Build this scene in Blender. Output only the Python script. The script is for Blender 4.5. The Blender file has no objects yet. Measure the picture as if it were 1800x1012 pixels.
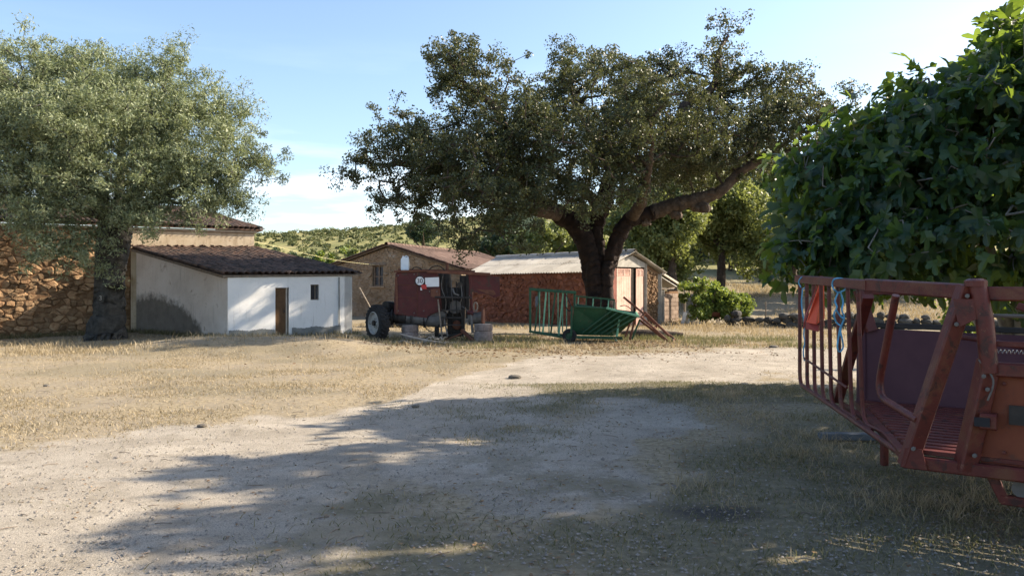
import bpy, math, random
import numpy as np
from mathutils import Vector, Matrix, noise as mnoise
random.seed(7)
RNG = np.random.default_rng(7)
R = math.radians
sc = bpy.context.scene
COL = sc.collection
# ------------------------------------------------------------------ camera
EYE, FPX, CX, CY = 1.65, 1400.0, 900.0, 506.0
cam = bpy.data.cameras.new('camera')
cam.sensor_width = 36; cam.lens = 28.0; cam.clip_end = 3000; cam.clip_start = 0.05
camo = bpy.data.objects.new('camera', cam); COL.objects.link(camo)
camo.location = (0, 0, EYE); camo.rotation_euler = (R(90), 0, 0)
sc.camera = camo
# ------------------------------------------------------------------ sky and sun
SUN_EL, SUN_AZ = R(31), R(76)          # azimuth clockwise from +Y (view direction)
SDIR = Vector((math.sin(SUN_AZ)*math.cos(SUN_EL), math.cos(SUN_AZ)*math.cos(SUN_EL), math.sin(SUN_EL)))
w = bpy.data.worlds.new('World'); sc.world = w; w.use_nodes = True
nt = w.node_tree; nt.nodes.clear()
N = nt.nodes.new; L = nt.links.new
sky = N('ShaderNodeTexSky'); sky.sky_type = 'NISHITA'; sky.sun_disc = False
sky.sun_elevation = SUN_EL; sky.sun_rotation = SUN_AZ
sky.altitude = 350; sky.air_density = 1.0; sky.dust_density = 1.9; sky.ozone_density = 1.6
geo = N('ShaderNodeTexCoord')
mp = N('ShaderNodeMapping'); mp.inputs['Scale'].default_value = (1.3, 1.3, 9.0)
L(geo.outputs['Generated'], mp.inputs['Vector'])
cn = N('ShaderNodeTexNoise'); cn.inputs['Scale'].default_value = 2.3; cn.inputs['Detail'].default_value = 7; cn.inputs['Roughness'].default_value = 0.55
L(mp.outputs[0], cn.inputs['Vector'])
cr = N('ShaderNodeValToRGB'); cr.color_ramp.elements[0].position = 0.47; cr.color_ramp.elements[1].position = 0.70
L(cn.outputs['Fac'], cr.inputs[0])
sx = N('ShaderNodeSeparateXYZ'); L(geo.outputs['Generated'], sx.inputs[0])
er = N('ShaderNodeValToRGB')            # thin clouds only low over the horizon
e = er.color_ramp.elements; e[0].position = 0.0; e[0].color = (1, 1, 1, 1); e[1].position = 0.30; e[1].color = (0, 0, 0, 1)
k_ = er.color_ramp.elements.new(0.10); k_.color = (.9, .9, .9, 1)
k_ = er.color_ramp.elements.new(0.16); k_.color = (.25, .25, .25, 1)
L(sx.outputs['Z'], er.inputs[0])
mu = N('ShaderNodeMath'); mu.operation = 'MULTIPLY'; L(cr.outputs[0], mu.inputs[0]); L(er.outputs[0], mu.inputs[1])
mu2 = N('ShaderNodeMath'); mu2.operation = 'MULTIPLY'; mu2.inputs[1].default_value = 0.75; L(mu.outputs[0], mu2.inputs[0])
mx = N('ShaderNodeMixRGB'); mx.inputs[2].default_value = (8.6, 8.8, 9.2, 1)
L(mu2.outputs[0], mx.inputs[0]); L(sky.outputs[0], mx.inputs[1])
bg = N('ShaderNodeBackground'); bg.inputs['Strength'].default_value = 0.097; L(mx.outputs[0], bg.inputs[0])
wo = N('ShaderNodeOutputWorld'); L(bg.outputs[0], wo.inputs[0])
sl = bpy.data.lights.new('sun', 'SUN'); sl.energy = 4.6; sl.angle = R(0.53); sl.color = (1.0, 0.86, 0.68)
slo = bpy.data.objects.new('sun', sl); COL.objects.link(slo)
slo.rotation_euler = SDIR.to_track_quat('Z', 'Y').to_euler(); slo.location = (30, 10, 30)
vs = sc.view_settings; vs.view_transform = 'Standard'; vs.look = 'None'; vs.exposure = 1.58; vs.gamma = 1; vs.use_curve_mapping = False
sc.cycles.max_bounces = 6; sc.cycles.transparent_max_bounces = 6; sc.cycles.use_denoising = True

# ------------------------------------------------------------------ helpers
def P(px, py, d):                       # a point of the place, d metres ahead
    return Vector(((px-CX)/FPX*d, d, EYE-(py-CY)/FPX*d))
def sstep(a, b, x):
    t = np.clip((x-a)/(b-a), 0, 1); return t*t*(3-2*t)
def tag(o, label=None, cat=None, group=None, kind=None):
    if label: o['label'] = label
    if cat: o['category'] = cat
    if group: o['group'] = group
    if kind: o['kind'] = kind
    return o
def empty(name, loc, label, cat, group=None):
    o = bpy.data.objects.new(name, None); COL.objects.link(o); o.location = loc
    o.empty_display_size = .3
    return tag(o, label, cat, group)
PAR = {}
def link(o, parent=None):
    COL.objects.link(o)
    if parent is not None:
        o.parent = parent
        wl = PAR.get(parent.name)
        if wl is None:
            wl = Matrix.Translation(parent.location) if parent.type == 'EMPTY' else Matrix.Identity(4)
            PAR[parent.name] = wl
        o.matrix_parent_inverse = wl.inverted()
    return o
def raw_mesh(name, verts, faces):
    """fast mesh from arrays; faces: (n,k) array or list of such arrays"""
    me = bpy.data.meshes.new(name)
    verts = np.asarray(verts, dtype=np.float32).reshape(-1, 3)
    if not isinstance(faces, list): faces = [faces]
    faces = [np.asarray(f, dtype=np.int32) for f in faces if len(f)]
    idx = np.concatenate([f.ravel() for f in faces])
    tot = np.concatenate([np.full(len(f), f.shape[1], dtype=np.int32) for f in faces])
    st = np.concatenate([[0], np.cumsum(tot)[:-1]]).astype(np.int32)
    me.vertices.add(len(verts)); me.vertices.foreach_set('co', verts.ravel())
    me.loops.add(len(idx)); me.loops.foreach_set('vertex_index', idx)
    me.polygons.add(len(tot)); me.polygons.foreach_set('loop_start', st); me.polygons.foreach_set('loop_total', tot)
    me.update(calc_edges=True)
    return me
def fattr(me, name, vals):
    a = me.attributes.new(name, 'FLOAT', 'POINT'); a.data.foreach_set('value', np.asarray(vals, dtype=np.float32))
def obj(name, me, mat, parent=None, smooth=False):
    if mat is not None and not me.materials: me.materials.append(mat)
    if smooth: me.polygons.foreach_set('use_smooth', np.ones(len(me.polygons), dtype=bool))
    return link(bpy.data.objects.new(name, me), parent)

class MB:
    def __init__(s): s.v = []; s.f = []
    def add(s, vs, fs):
        o = len(s.v); s.v += [tuple(v) for v in vs]; s.f += [tuple(i+o for i in f) for f in fs]; return s
    def prism(s, pts, ext):             # planar polygon pushed along ext
        n = len(pts); pts = [Vector(p) for p in pts]; ext = Vector(ext)
        vs = pts+[p+ext for p in pts]
        fs = [tuple(range(n-1, -1, -1)), tuple(range(n, 2*n))]+[(i, (i+1) % n, n+(i+1) % n, n+i) for i in range(n)]
        return s.add(vs, fs)
    def box(s, c, sx, sy, sz, rz=0, rx=0, ry=0):
        m = Matrix.Rotation(rz, 3, 'Z') @ Matrix.Rotation(ry, 3, 'Y') @ Matrix.Rotation(rx, 3, 'X')
        c = Vector(c)
        vs = [c+m @ Vector((x*sx/2, y*sy/2, z*sz/2)) for z in (-1, 1) for y in (-1, 1) for x in (-1, 1)]
        return s.add(vs, [(0, 2, 3, 1), (4, 5, 7, 6), (0, 1, 5, 4), (2, 6, 7, 3), (0, 4, 6, 2), (1, 3, 7, 5)])
    def boxpx(s, x0, y0, x1, y1, d0, d1):
        a, b = P(x0, y0, d0), P(x1, y1, d0)
        return s.box(((a.x+b.x)/2, (d0+d1)/2, (a.z+b.z)/2), abs(b.x-a.x), abs(d1-d0), abs(a.z-b.z))
    def beam(s, p0, p1, w_, h_, ch=.12, up=(0, 0, 1)):
        p0, p1 = Vector(p0), Vector(p1); t = (p1-p0).normalized(); up = Vector(up)
        if abs(t.dot(up)) > .95: up = Vector((0, 1, 0)) if abs(t.y) < .9 else Vector((1, 0, 0))
        a = t.cross(up).normalized(); b = a.cross(t).normalized(); c = min(w_, h_)*ch
        pr = [(w_/2-c, h_/2), (w_/2, h_/2-c), (w_/2, -h_/2+c), (w_/2-c, -h_/2), (-w_/2+c, -h_/2), (-w_/2, -h_/2+c), (-w_/2, h_/2-c), (-w_/2+c, h_/2)]
        vs = [p+a*x+b*y for p in (p0, p1) for x, y in pr]
        fs = [(7, 6, 5, 4, 3, 2, 1, 0), tuple(range(8, 16))]+[(i, (i+1) % 8, 8+(i+1) % 8, 8+i) for i in range(8)]
        return s.add(vs, fs)
    def sweep(s, pts, r, n=8):
        pts = [Vector(p) for p in pts]; m = len(pts)
        rs = r if isinstance(r, (list, tuple)) else [r]*m
        t0 = (pts[1]-pts[0]).normalized()
        a = t0.orthogonal().normalized(); vs = []
        for i, p in enumerate(pts):
            t = (pts[min(i+1, m-1)]-pts[max(i-1, 0)]).normalized()
            a = (a-t*a.dot(t)); a = a.normalized() if a.length > 1e-6 else t.orthogonal().normalized()
            b = t.cross(a)
            vs += [p+(a*math.cos(k*2*math.pi/n)+b*math.sin(k*2*math.pi/n))*rs[i] for k in range(n)]
        fs = [(i*n+k, i*n+(k+1) % n, (i+1)*n+(k+1) % n, (i+1)*n+k) for i in range(m-1) for k in range(n)]
        fs += [tuple(range(n-1, -1, -1)), tuple(range((m-1)*n, m*n))]
        return s.add(vs, fs)
    def cyl(s, p0, p1, r0, r1=None, n=16): return s.sweep([p0, p1], [r0, r0 if r1 is None else r1], n)
    def lathe(s, c, axis, prof, n=28):  # prof: (along, radius)
        c = Vector(c); ax = Vector(axis).normalized(); a = ax.orthogonal().normalized(); b = ax.cross(a); vs = []
        for t, r in prof: vs += [c+ax*t+(a*math.cos(k*2*math.pi/n)+b*math.sin(k*2*math.pi/n))*max(r, 1e-4) for k in range(n)]
        m = len(prof)
        return s.add(vs, [(i*n+k, i*n+(k+1) % n, (i+1)*n+(k+1) % n, (i+1)*n+k) for i in range(m-1) for k in range(n)])
    def build(s, name, mat, parent=None, smooth=False, bevel=0):
        me = bpy.data.meshes.new(name); me.from_pydata(s.v, [], s.f)
        import bmesh
        bm = bmesh.new(); bm.from_mesh(me); bmesh.ops.recalc_face_normals(bm, faces=bm.faces)
        if bevel: bmesh.ops.bevel(bm, geom=list(bm.edges), offset=bevel, segments=2, affect='EDGES', clamp_overlap=True)
        bm.to_mesh(me); bm.free(); me.update()
        o = obj(name, me, mat, parent)
        if smooth:
            me.polygons.foreach_set('use_smooth', np.ones(len(me.polygons), dtype=bool))
            try: me.set_sharp_from_angle(angle=R(40))
            except Exception: pass
        return o
def bend(p0, p1, p2, rad, n=6):         # rounded corner at p1
    p0, p1, p2 = Vector(p0), Vector(p1), Vector(p2)
    a = p1+(p0-p1).normalized()*rad; b = p1+(p2-p1).normalized()*rad
    return [p0]+[a.lerp(p1, t).lerp(p1.lerp(b, t), t) for t in np.linspace(0, 1, n)]+[p2]

# ------------------------------------------------------------------ materials
def newmat(name):
    m = bpy.data.materials.new(name); m.use_nodes = True
    t = m.node_tree; b = t.nodes['Principled BSDF']; return m, t, b
def ramp(t, fac, stops):
    r = t.nodes.new('ShaderNodeValToRGB'); els = r.color_ramp.elements
    while len(els) < len(stops): els.new(0.5)
    for e_, (p, c) in zip(els, stops): e_.position = p; e_.color = (*c, 1)
    t.links.new(fac, r.inputs[0]); return r
def noise(t, scale, detail=5, rough=.55, vec=None, dist=0):
    n = t.nodes.new('ShaderNodeTexNoise'); n.inputs['Scale'].default_value = scale; n.inputs['Detail'].default_value = detail
    n.inputs['Roughness'].default_value = rough; n.inputs['Distortion'].default_value = dist
    if vec is None:
        g = t.nodes.get('GEO') or t.nodes.new('ShaderNodeNewGeometry'); g.name = 'GEO'; vec = g.outputs['Position']
    t.links.new(vec, n.inputs['Vector']); return n
def mixc(t, fac, a, b, mode='MIX'):
    m = t.nodes.new('ShaderNodeMixRGB'); m.blend_type = mode
    for i, x in zip((0, 1, 2), (fac, a, b)):
        if hasattr(x, 'links'): t.links.new(x, m.inputs[i])
        elif i == 0: m.inputs[0].default_value = x
        else: m.inputs[i].default_value = (*x, 1)
    return m.outputs[0]
def bump(t, b, h, strength=.4, dist=.02):
    n = t.nodes.new('ShaderNodeBump'); n.inputs['Strength'].default_value = strength; n.inputs['Distance'].default_value = dist
    t.links.new(h, n.inputs['Height']); t.links.new(n.outputs[0], b.inputs['Normal'])
def surf(name, stops, scale=3, rough=.85, bs=.4, bscale=None, bdist=.02, rnd=0, metallic=0, blot=None, spec=.3):
    """mottled surface: colour ramp over noise, per-object value shift, optional blotches (colour, scale, threshold)"""
    m, t, b = newmat(name)
    n = noise(t, scale, 8, .65); c = ramp(t, n.outputs['Fac'], stops).outputs[0]
    if blot:
        for (bc, bsx, th) in blot:
            n2 = noise(t, bsx, 7, .7, dist=.4); r2 = ramp(t, n2.outputs['Fac'], [(th, (0, 0, 0)), (th+.09, (1, 1, 1))])
            c = mixc(t, r2.outputs[0], c, bc)
    if rnd:
        oi = t.nodes.new('ShaderNodeObjectInfo'); mr = t.nodes.new('ShaderNodeMapRange')
        mr.inputs['To Min'].default_value = 1-rnd; mr.inputs['To Max'].default_value = 1+rnd
        t.links.new(oi.outputs['Random'], mr.inputs[0])
        cb = t.nodes.new('ShaderNodeCombineXYZ')
        for i in range(3): t.links.new(mr.outputs[0], cb.inputs[i])
        c = mixc(t, 1.0, c, cb.outputs[0], 'MULTIPLY')
    t.links.new(c, b.inputs['Base Color']); b.inputs['Roughness'].default_value = rough; b.inputs['Metallic'].default_value = metallic
    b.inputs['Specular IOR Level'].default_value = spec
    if bs:
        n3 = noise(t, bscale or scale*4, 6, .65); bump(t, b, n3.outputs['Fac'], bs, bdist)
    return m
def leafmat(name, stops, trans, tw=.35, rough=.5, patch=None, spec=.3):
    m, t, b = newmat(name)
    a = t.nodes.new('ShaderNodeAttribute'); a.attribute_name = 'rnd'
    c = ramp(t, a.outputs['Fac'], stops).outputs[0]
    if patch:
        n = noise(t, patch[1], 4, .6); r = ramp(t, n.outputs['Fac'], [(patch[2], (0, 0, 0)), (patch[2]+.16, (1, 1, 1))])
        c = mixc(t, r.outputs[0], c, patch[0])
    t.links.new(c, b.inputs['Base Color']); b.inputs['Roughness'].default_value = rough; b.inputs['Specular IOR Level'].default_value = spec
    tr = t.nodes.new('ShaderNodeBsdfTranslucent'); tr.inputs[0].default_value = (*trans, 1)
    mxs = t.nodes.new('ShaderNodeMixShader'); mxs.inputs[0].default_value = tw
    t.links.new(b.outputs[0], mxs.inputs[1]); t.links.new(tr.outputs[0], mxs.inputs[2])
    t.links.new(mxs.outputs[0], t.nodes['Material Output'].inputs[0]); return m

M = {}
M['stone'] = surf('rubble_stone', [(.25, (.115, .066, .036)), (.45, (.235, .142, .077)), (.62, (.33, .225, .13)), (.8, (.17, .135, .10))], 5, .9, .9, 14, .04, .42, blot=[((.12, .11, .09), 9, .62)])
M['redstone'] = surf('red_rubble_stone', [(.25, (.12, .045, .029)), (.45, (.20, .075, .044)), (.65, (.26, .115, .07)), (.8, (.15, .08, .06))], 4, .9, .6, 18, .02, .3, blot=[((.14, .09, .06), 8, .63)])
M['redmortar'] = surf('clay_mortar', [(.3, (.15, .055, .026)), (.7, (.26, .10, .048))], 6, .95, .5, 30)
M['mortar'] = surf('earth_mortar', [(.3, (.13, .075, .04)), (.7, (.22, .13, .07))], 6, .95, .5, 30)
M['greystone'] = surf('shaded_fieldstone', [(.3, (.035, .033, .029)), (.5, (.07, .066, .058)), (.75, (.12, .11, .095))], 7, .95, .6, 20, .02, .35, blot=[((.13, .125, .085), 11, .66)])  # colour darkened to carry the shade lying on the dry stone wall
M['oldwall'] = surf('old_rubble', [(.25, (.15, .105, .065)), (.5, (.27, .20, .13)), (.75, (.33, .26, .18))], 2.2, .95, .6, 14, .03, .3, blot=[((.36, .30, .23), 1.3, .56)])
M['oldmortar'] = surf('old_render', [(.3, (.17, .125, .08)), (.7, (.33, .26, .18))], 1.8, .95, .5, 20)
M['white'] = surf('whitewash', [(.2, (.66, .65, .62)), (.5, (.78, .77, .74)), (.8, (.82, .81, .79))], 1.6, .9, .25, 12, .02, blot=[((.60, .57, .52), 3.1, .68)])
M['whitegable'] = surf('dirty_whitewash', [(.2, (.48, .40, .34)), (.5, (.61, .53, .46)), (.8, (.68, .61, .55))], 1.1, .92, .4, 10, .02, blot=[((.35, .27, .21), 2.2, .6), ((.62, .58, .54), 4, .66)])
M['socle'] = surf('grey_socle', [(.3, (.14, .15, .145)), (.7, (.27, .275, .26))], 4, .95, .4, 18, blot=[((.34, .33, .30), 6, .66)])
M['damp'] = surf('bare_dark_render', [(.3, (.085, .075, .06)), (.7, (.15, .135, .115))], 3, .95, .4, 18)
def streaks(m, col, sc_xy=5.0, sc_z=.5, lo=.56, amt=.6):
    t = m.node_tree; b = t.nodes['Principled BSDF']; mpn = t.nodes.new('ShaderNodeMapping'); mpn.inputs['Scale'].default_value = (sc_xy, sc_xy, sc_z)
    t.links.new(t.nodes['GEO'].outputs['Position'], mpn.inputs['Vector'])
    n = noise(t, 1.6, 7, .65, vec=mpn.outputs[0]); r = ramp(t, n.outputs['Fac'], [(lo, (0, 0, 0)), (lo+.15, (amt, amt, amt))])
    old = b.inputs['Base Color'].links[0].from_socket; t.links.new(mixc(t, r.outputs[0], old, col), b.inputs['Base Color'])
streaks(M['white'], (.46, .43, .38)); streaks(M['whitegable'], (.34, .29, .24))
M['plaster'] = surf('ochre_plaster', [(.25, (.42, .33, .22)), (.55, (.56, .47, .35)), (.8, (.60, .53, .42))], 1.7, .93, .35, 14, .02, blot=[((.36, .25, .16), 3.5, .60), ((.28, .22, .16), 8, .66)])
streaks(M['plaster'], (.33, .25, .17), 4, .6, .5)
M['tile'] = surf('clay_tile', [(.25, (.050, .040, .036)), (.5, (.105, .070, .055)), (.75, (.19, .105, .07))], 2.4, .92, .5, 22, .01, .35, blot=[((.22, .20, .16), 7, .68), ((.028, .026, .026), 3.6, .52)])
M['redtile'] = surf('faded_red_tile', [(.25, (.075, .05, .042)), (.5, (.14, .09, .07)), (.75, (.215, .155, .125))], 2.4, .92, .5, 22, .01, .3, blot=[((.12, .10, .08), 4, .6)])
M['cement'] = surf('fibre_cement', [(.25, (.24, .22, .19)), (.5, (.38, .36, .32)), (.75, (.46, .44, .40))], 1.4, .92, .3, 20, .01, .12, blot=[((.17, .155, .13), 2.6, .62)])
M['concrete'] = surf('concrete', [(.3, (.24, .225, .20)), (.7, (.40, .38, .34))], 5, .92, .3, 24)
M['block'] = surf('hollow_block', [(.3, (.20, .15, .115)), (.7, (.33, .25, .20))], 5, .95, .5, 30, rnd=.18)
M['pinkwood'] = surf('faded_pink_wood', [(.25, (.40, .22, .17)), (.5, (.56, .36, .29)), (.8, (.62, .45, .38))], 3, .85, .3, 20, rnd=.08, blot=[((.42, .34, .28), 7, .66)])
M['reddoor'] = surf('red_oxide_wood', [(.3, (.17, .06, .045)), (.7, (.27, .11, .08))], 3, .85, .3, 20)
M['wood'] = surf('weathered_wood', [(.3, (.13, .10, .075)), (.7, (.27, .22, .17))], 9, .9, .5, 30, rnd=.15)
M['palewood'] = surf('pale_timber', [(.3, (.42, .36, .28)), (.7, (.58, .51, .42))], 6, .85, .3, 30)
M['browndoor'] = surf('brown_ribbed_door', [(.3, (.11, .062, .03)), (.7, (.20, .115, .055))], 5, .65, .2, 30, blot=[((.25, .16, .08), 3, .64)])
M['dark'] = surf('opening_shade', [(.3, (.012, .012, .014)), (.7, (.025, .024, .026))], 3, .8, 0)  # near-black colour stands in for the shade inside openings
M['windowpane'] = surf('dusty_glass', [(.3, (.03, .035, .045)), (.7, (.06, .065, .075))], 6, .25, 0, spec=.5)
M['redmetal'] = surf('faded_red_paint', [(.25, (.040, .008, .009)), (.5, (.075, .013, .013)), (.75, (.12, .022, .019))], 2.5, .5, .12, 25, .01, blot=[((.055, .028, .02), 3, .54), ((.11, .05, .03), 11, .62), ((.15, .11, .085), 26, .70)])
M['rust'] = surf('rusted_red', [(.25, (.08, .030, .018)), (.5, (.135, .052, .030)), (.75, (.19, .085, .05))], 6, .75, .3, 40, .006, blot=[((.10, .04, .025), 9, .58)])
M['chute'] = surf('chute_red_paint', [(.25, (.065, .013, .011)), (.5, (.10, .020, .015)), (.75, (.135, .033, .022))], 7, .45, .5, 70, .004, blot=[((.12, .042, .022), 3.2, .54), ((.040, .014, .012), 9, .54), ((.20, .095, .06), 22, .62), ((.05, .03, .025), 40, .64), ((.26, .22, .18), 60, .70)])
M['chutepanel'] = surf('chute_rusty_panel', [(.25, (.11, .025, .012)), (.5, (.155, .038, .016)), (.75, (.19, .056, .024))], 4, .6, .4, 60, .004, blot=[((.10, .035, .02), 5, .56), ((.07, .03, .02), 22, .64), ((.22, .11, .06), 16, .70)])
M['purple'] = surf('oxide_purple_panel', [(.25, (.060, .022, .032)), (.5, (.078, .029, .040)), (.75, (.095, .038, .048))], 3, .55, .15, 50, .003, blot=[((.07, .03, .04), 8, .66)])
M['green'] = surf('green_paint', [(.25, (.008, .040, .021)), (.5, (.013, .063, .031)), (.75, (.024, .092, .046))], 3, .45, .15, 40, .004, blot=[((.07, .085, .05), 5, .58), ((.11, .065, .035), 14, .62), ((.05, .03, .02), 23, .68)])
M['palegreen'] = surf('faded_green_paint', [(.3, (.09, .26, .15)), (.7, (.20, .38, .25))], 5, .5, .15, 40, .004)
M['blackmetal'] = surf('greasy_black_iron', [(.25, (.012, .011, .010)), (.5, (.028, .024, .021)), (.75, (.05, .04, .033))], 6, .6, .3, 40, .006, blot=[((.09, .05, .03), 10, .64)])
M['greymetal'] = surf('grey_iron', [(.25, (.07, .063, .056)), (.5, (.12, .11, .10)), (.75, (.18, .165, .15))], 6, .6, .3, 40, .006, blot=[((.10, .055, .03), 9, .6)])
M['rubber'] = surf('old_rubber', [(.3, (.012, .012, .013)), (.7, (.035, .033, .031))], 8, .85, .3, 40)
M['rim'] = surf('white_rim', [(.3, (.27, .26, .24)), (.7, (.42, .405, .38))], 6, .6, .1, 30, blot=[((.15, .09, .05), 9, .58)])
M['plastic'] = surf('translucent_white_plastic', [(.3, (.60, .66, .70)), (.7, (.72, .77, .80))], 6, .4, 0, spec=.5)
M['signwhite'] = surf('sign_white', [(.3, (.66, .66, .66)), (.7, (.76, .76, .76))], 8, .5, 0)
M['signblack'] = surf('sign_black', [(.3, (.02, .02, .025)), (.7, (.03, .03, .035))], 8, .5, 0)
M['signred'] = surf('sign_red', [(.3, (.40, .03, .03)), (.7, (.48, .05, .04))], 8, .5, 0)
M['stump'] = surf('grey_stump', [(.25, (.12, .095, .085)), (.5, (.22, .175, .155)), (.75, (.32, .27, .24))], 7, .95, .7, 30, .03)
M['flag'] = surf('orange_red_plastic', [(.3, (.58, .075, .03)), (.7, (.70, .11, .045))], 3, .5, .05, 20)
M['flagdark'] = surf('dark_red_plastic', [(.3, (.26, .035, .03)), (.7, (.34, .06, .045))], 3, .5, .05, 20)
M['twine'] = surf('blue_twine', [(.3, (.08, .27, .42)), (.7, (.16, .42, .60))], 30, .8, .3, 200, .002)
M['cable'] = surf('pale_cable', [(.3, (.55, .50, .25)), (.7, (.62, .58, .34))], 3, .6, 0)
M['chrome'] = surf('bare_steel_spring', [(.3, (.30, .29, .28)), (.7, (.45, .44, .42))], 10, .35, 0, metallic=.9)
M['corkbark'] = surf('stripped_cork_trunk', [(.25, (.009, .006, .005)), (.5, (.020, .012, .009)), (.75, (.040, .024, .018))], 4, .95, .9, 9, .06)
M['oakbark'] = surf('cork_bark', [(.25, (.028, .022, .018)), (.5, (.070, .052, .040)), (.75, (.145, .112, .085))], 5, .95, .9, 11, .06, blot=[((.10, .052, .03), 3, .6)])
M['olivebark'] = surf('olive_bark', [(.25, (.020, .019, .017)), (.5, (.050, .047, .041)), (.75, (.10, .094, .082))], 6, .95, .9, 12, .05)
M['figbark'] = surf('fig_bark', [(.3, (.14, .13, .115)), (.7, (.26, .245, .22))], 8, .9, .4, 24)
M['oakleaf'] = leafmat('oak_leaf', [(0, (.028, .040, .020)), (.45, (.060, .075, .036)), (.8, (.105, .118, .058)), (1, (.16, .15, .08))], (.13, .14, .04), .25, .45, ((.125, .098, .052), .55, .60))
M['oliveleaf'] = leafmat('olive_leaf', [(0, (.10, .13, .07)), (.5, (.20, .235, .13)), (1, (.34, .37, .24))], (.26, .30, .11), .3, .5)
M['figleaf'] = leafmat('fig_leaf', [(0, (.010, .032, .021)), (.45, (.018, .050, .028)), (.8, (.033, .076, .033)), (.95, (.06, .11, .036)), (1, (.15, .16, .045))], (.28, .40, .04), .30, .42, spec=.4)
M['bushleaf'] = leafmat('bush_leaf', [(0, (.070, .115, .030)), (.6, (.13, .19, .045)), (1, (.20, .25, .07))], (.28, .34, .05), .35, .5)
M['treeleaf'] = leafmat('lit_oak_leaf', [(0, (.09, .115, .042)), (.6, (.17, .20, .075)), (1, (.26, .27, .11))], (.30, .34, .08), .34, .5)  # leaf colour brightened to make the far oaks look sunlit
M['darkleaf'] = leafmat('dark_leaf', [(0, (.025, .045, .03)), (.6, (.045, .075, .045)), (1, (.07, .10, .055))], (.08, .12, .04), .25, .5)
M['scrub'] = leafmat('scrub_leaf', [(0, (.055, .070, .030)), (.5, (.105, .125, .05)), (1, (.17, .17, .075))], (.14, .15, .05), .2, .7)
M['straw'] = leafmat('dry_grass', [(0, (.13, .118, .07)), (.35, (.255, .21, .135)), (.8, (.39, .325, .22)), (1, (.50, .43, .31))], (.42, .32, .16), .3, .7)
M['greengrass'] = leafmat('grey_green_grass', [(0, (.05, .062, .03)), (.4, (.105, .105, .05)), (.65, (.22, .18, .10)), (1, (.44, .36, .23))], (.18, .18, .06), .3, .7)
M['litter'] = leafmat('fallen_leaves', [(0, (.09, .055, .03)), (.5, (.22, .135, .07)), (1, (.36, .25, .14))], (.15, .09, .04), .15, .8)
M['pebble'] = surf('pebbles', [(.3, (.11, .10, .085)), (.5, (.23, .205, .175)), (.75, (.36, .32, .28))], 23, .9, .3, 60)
M['deadwood'] = surf('dead_branch', [(.3, (.24, .20, .16)), (.7, (.42, .37, .31))], 14, .9, .4, 50)
M['plank'] = surf('blue_grey_plank', [(.3, (.06, .07, .08)), (.7, (.12, .135, .15))], 9, .85, .3, 40)

# ------------------------------------------------------------------ ground
def gz(x, y):
    x = np.asarray(x, dtype=float); y = np.asarray(y, dtype=float)
    z = .30*np.exp(-((x+7.0)/3.4)**4-((y-21.8)/1.9)**2)+.10*np.exp(-((x+4.6)/1.3)**2-((y-20.6)/1.0)**2)
    z = z-.22*np.exp(-((x+17)/3.5)**2-((y-27)/3)**2)
    z = z+.03*np.sin(x*.7+y*.31)*np.sin(y*.53-x*.2)*sstep(5, 12, y)
    z = z+.012*np.sin(x*2.3+1.7*y)*np.sin(y*1.9-.8*x)
    right = sstep(7, 15, x+.06*y)
    z = z+right*.105*np.clip(y-38, 0, 120)*sstep(38, 50, y)*(1-.3*sstep(70, 160, y))
    crest = np.interp(x/np.maximum(y, 1)*260, [-260, -150, -83, -39, 0, 60, 160], [8, 12, 19.0, 23.4, 25.5, 27, 31])
    hill = sstep(55, 285, y)*crest*(1-right*.3)
    hill = hill*(1+.05*np.sin(x*.06+1)*sstep(80, 140, y))
    z = z+hill*(1-.25*sstep(300, 900, y))
    return z
def G(x, y): return float(gz(x, y))
def grow(a, b, first, k):
    out = [a]; s = first
    while out[-1] < b: out.append(out[-1]+s); s *= k
    return out
ys = np.array(list(-np.array(grow(0, 60, .5, 1.25))[::-1][:-1]) + list(np.arange(0, 3, .3)) + list(np.arange(3, 40, .16)) + grow(40, 1500, .3, 1.05))
xr = np.array(list(np.arange(0, 24, .17)) + grow(24, 1200, .3, 1.08))
xs = np.concatenate([-xr[::-1][:-1], xr])
XX, YY = np.meshgrid(xs, ys)
ZZ = gz(XX, YY)
def fbm(x, y, s, seed=0, oct=4):
    """cheap value-noise fbm on arrays"""
    tot = 0; amp = .5
    for o in range(oct):
        xi = np.floor(x*s); yi = np.floor(y*s); fx = x*s-xi; fy = y*s-yi
        def h(a, b):
            q = np.sin(a*127.1+b*311.7+seed*17.3+o*7.7)*43758.5453; return q-np.floor(q)
        fx = fx*fx*(3-2*fx); fy = fy*fy*(3-2*fy)
        tot = tot+amp*((h(xi, yi)*(1-fx)+h(xi+1, yi)*fx)*(1-fy)+(h(xi, yi+1)*(1-fx)+h(xi+1, yi+1)*fx)*fy)
        amp *= .5; s = s*2.03
    return tot/.94
def track_mask(x, y):
    """1 on the bare sandy track: comes from the right by the sheds and sweeps to the near left"""
    jit = (fbm(x, y, .8, 3)-.5)*2.2
    far = np.interp(x, [-30, -9, -5.2, -3.45, -1.7, -1.0, .6, 3.5, 7, 12, 30], [5.0, 6.8, 8.1, 9.7, 11.8, 15.2, 19.0, 20.6, 21.6, 23, 26])
    near_edge = np.interp(x, [-30, -1, .6, 1.6, 2.6, 4, 6, 12], [-5, -5, 3.0, 7.0, 11.5, 13.6, 14.6, 16])
    fine = (fbm(x, y, 2.6, 19)-.5)*2.6
    m = sstep(-.6, .6, far+jit*.8+fine*.5-y)*sstep(-.8, .8, y-near_edge+jit*1.9+fine*1.3)
    m = m*(1-.8*sstep(.52, .64, fbm(x, y, 1.1, 23))*sstep(-3.5, .5, x)*sstep(12.5, 9, y))
    return m
TM = track_mask(XX, YY)
patch = fbm(XX, YY, .55, 9)
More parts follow.
